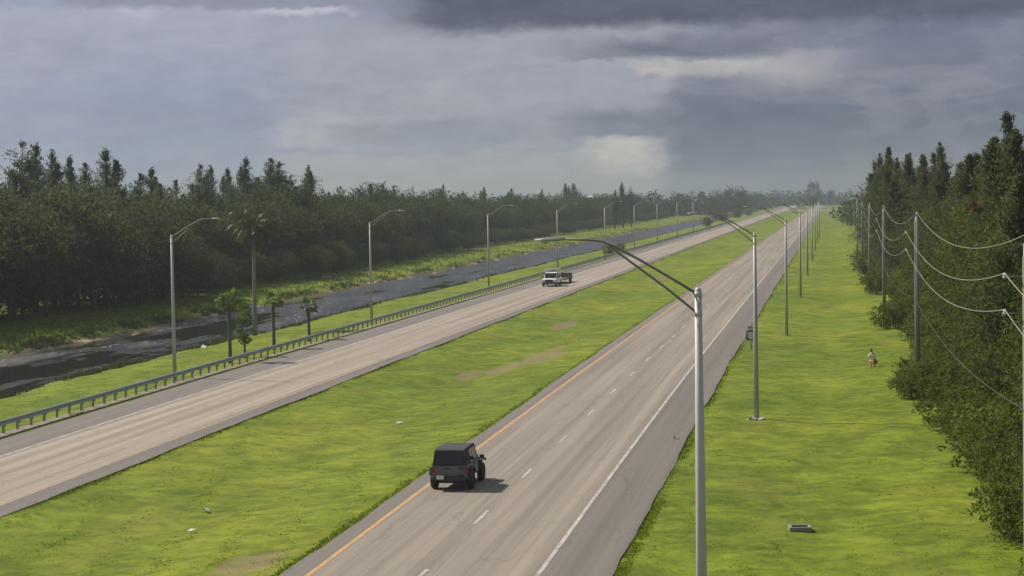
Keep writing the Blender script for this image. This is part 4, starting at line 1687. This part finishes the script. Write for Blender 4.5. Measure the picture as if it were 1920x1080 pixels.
# ------------------------------------------------------------------ route sign behind the second right lamp
sx_, sy_ = G(1409, 656, -.1)
sg = empty('road_sign', (sx_, sy_, gz(sx_, sy_)))
b = MB()
b.box((0, .03, .95), (.06, .05, 2.0))
b.build('post', M['steel'], sg)
b = MB()
b.box((0, -.01, 1.72), (.62, .012, .3))
pl = b.build('direction_plate', M['off_white'], sg)
b = MB()
b.box((0, -.019, 1.72), (.54, .004, .06))
b.build('legend_bar', M['sign_black'], pl)
b = MB()
b.box((0, -.01, 1.12), (.76, .012, .76))
pl = b.build('route_plate', M['sign_black'], sg)
b = MB()
out = [(0, .3), (.14, .26), (.26, .3), (.31, .18), (.27, 0), (.29, -.12), (.2, -.25), (0, -.32), (-.2, -.25), (-.29, -.12), (-.27, 0), (-.31, .18), (-.26, .3), (-.14, .26)]
vs = [(x_, -.02, 1.12 + z_) for x_, z_ in out] + [(x_, -.0165, 1.12 + z_) for x_, z_ in out]
n = len(out)
b.add(vs, [tuple(range(n - 1, -1, -1)), tuple(range(n, 2 * n))] + [(i, (i + 1) % n, n + (i + 1) % n, n + i) for i in range(n)])
b.build('shield', M['off_white'], pl)
b = MB()
b.box((0, -.01, .6), (.62, .012, .2))
b.build('lower_plate', M['off_white'], sg)
tag(sg, 'small black and white route sign behind the second lamp on the right verge', 'road sign')

# ------------------------------------------------------------------ person crouching on the verge
def skin_obj(name, joints, edges, mat, parent):
    me = bpy.data.meshes.new(name)
    me.from_pydata([j[0] for j in joints], edges, [])
    o = link(name, me, mat, parent)
    sm = o.modifiers.new('skin', 'SKIN')
    sm.use_smooth_shade = True
    for i, j in enumerate(joints):
        r = j[1]
        me.skin_vertices[0].data[i].radius = (r, r)
        me.skin_vertices[0].data[i].use_root = (i == 0)
    ss = o.modifiers.new('smooth', 'SUBSURF')
    ss.levels = ss.render_levels = 2
    return o


px_, py_ = G(1639, 686, -.1)
man = empty('person', (px_, py_, gz(px_, py_)), R(35))
J = [((0, -.05, .36), .13), ((0, .08, .62), .14), ((0, .2, .86), .13), ((0, .27, .96), .055), ((0, .33, 1.06), .085), ((0, .35, 1.17), .085),
     ((-.1, -.03, .34), .1), ((-.17, .38, .46), .075), ((-.14, .1, .1), .055), ((-.14, .14, .04), .045), ((-.16, .3, .03), .04),
     ((.1, -.03, .34), .1), ((.17, .38, .46), .075), ((.14, .1, .1), .055), ((.14, .14, .04), .045), ((.16, .3, .03), .04),
     ((-.19, .2, .84), .065), ((-.26, .36, .62), .045), ((-.17, .55, .52), .035), ((-.13, .64, .48), .03),
     ((.19, .2, .84), .065), ((.27, .36, .62), .045), ((.18, .55, .5), .035), ((.14, .65, .44), .03)]
ED = [(0, 1), (1, 2), (2, 3), (3, 4), (4, 5), (0, 6), (6, 7), (7, 8), (8, 9), (9, 10), (0, 11), (11, 12), (12, 13), (13, 14), (14, 15), (2, 16), (16, 17), (17, 18), (18, 19), (2, 20), (20, 21), (21, 22), (22, 23)]
skin_obj('body', J, ED, M['skin'], man)
skin_obj('shirt', [((0, -.02, .46), .145), ((0, .08, .62), .158), ((0, .2, .86), .145), ((-.2, .21, .84), .08), ((-.26, .34, .66), .06), ((.2, .21, .84), .08), ((.27, .34, .66), .06)],
         [(0, 1), (1, 2), (2, 3), (3, 4), (2, 5), (5, 6)], M['shirt'], man)
skin_obj('shorts', [((0, -.06, .37), .15), ((-.11, -.02, .35), .115), ((-.16, .26, .43), .095), ((.11, -.02, .35), .115), ((.16, .26, .43), .095)],
         [(0, 1), (1, 2), (0, 3), (3, 4)], M['shorts'], man)
b = MB()
b.lathe([(0, .115), (.06, .1), (.095, .04), (.1, -.02), (.085, -.06)], 14, Matrix.Translation((0, .325, 1.13)))
b.build('hair', M['hair'], man)
tag(man, 'person crouching on the right verge in pale top and rust shorts', 'person')

# ------------------------------------------------------------------ litter and small fittings
def litter(px, py, size, label, mat, seed, z=-.2):
    r_ = random.Random(seed)
    x_, y_ = G(px, py, z)
    b = MB()
    L_, w_, h_ = size
    pts = [(-L_ / 2, -w_ / 2, 0), (0, -w_ / 2, h_ * .6), (L_ / 2, -w_ / 2, h_ * .2), (-L_ / 2, w_ / 2, h_ * .5), (0, w_ / 2, h_), (L_ / 2, w_ / 2, h_ * .3)]
    pts = [(a + r_.uniform(-.03, .03), c_ + r_.uniform(-.03, .03), d_ + .02) for a, c_, d_ in pts]
    low_ = [(a * .95, c_ * .95, d_ - .02) for a, c_, d_ in pts]
    b.add(pts + low_, [(0, 1, 4, 3), (1, 2, 5, 4), (9, 10, 7, 6), (10, 11, 8, 7), (0, 6, 7, 1), (1, 7, 8, 2), (2, 8, 11, 5), (5, 11, 10, 4), (4, 10, 9, 3), (3, 9, 6, 0)])
    o = b.build('litter', mat)
    o.location = (x_, y_, gz(x_, y_) + .05)
    o.rotation_euler = (0, 0, r_.uniform(0, 3))
    tag(o, label, 'litter', 'scraps of litter on the grass')


litter(386, 948, (.38, .2, .16), 'crumpled white scrap standing up in the median grass at lower left', M['off_white'], 1)
litter(360, 988, (.5, .14, .06), 'flat white strip of litter lying in the median grass', M['off_white'], 2)
litter(1268, 823, (.26, .2, .16), 'white scrap at the edge of the right shoulder', M['off_white'], 3, 0)
litter(750, 787, (.42, .2, .05), 'pale flat scrap in the median left of the dark car', M['off_white'], 4)
litter(384, 660, (.7, .4, .3), 'white scrap on the canal bank right of the first lamp', M['off_white'], 5, -.8)
litter(1083, 556, (.4, .3, .2), 'small yellowish scrap in the median grass below the pickup', M['off_white'], 6)
# concrete utility box in the verge
bx, by = G(1500, 993, -.2)
bxo = empty('utility_box', (bx, by, gz(bx, by)), R(6))
b = MB()
for (x_, y_, sx2, sy2) in ((0, -.29, .8, .1), (0, .29, .8, .1), (-.35, 0, .1, .48), (.35, 0, .1, .48)):
    b.box((x_, y_, .07), (sx2, sy2, .16))
b.build('rim', M['old_concrete'], bxo, .012)
b = MB()
b.box((0, 0, .05), (.6, .48, .04))
b.build('lid', M['dark_gap'], bxo)
tag(bxo, 'pale concrete box with dark lid sunk in the right verge', 'utility box')

# ------------------------------------------------------------------ haze
b = MB()
b.box((0, 2560, 25), (7600, 5700, 60))
hz_m = bpy.data.materials.new('haze_air')
hz_m.use_nodes = True
H_ = Net(hz_m.node_tree)
vol = H_.n('ShaderNodeVolumePrincipled')
vol.inputs['Color'].default_value = (.43, .48, .54, 1)
vol.inputs['Density'].default_value = .00027
vol.inputs['Anisotropy'].default_value = .35
ho = H_.n('ShaderNodeOutputMaterial')
H_.t.links.new(vol.outputs[0], ho.inputs['Volume'])
tag(b.build('haze', hz_m), kind='stuff')
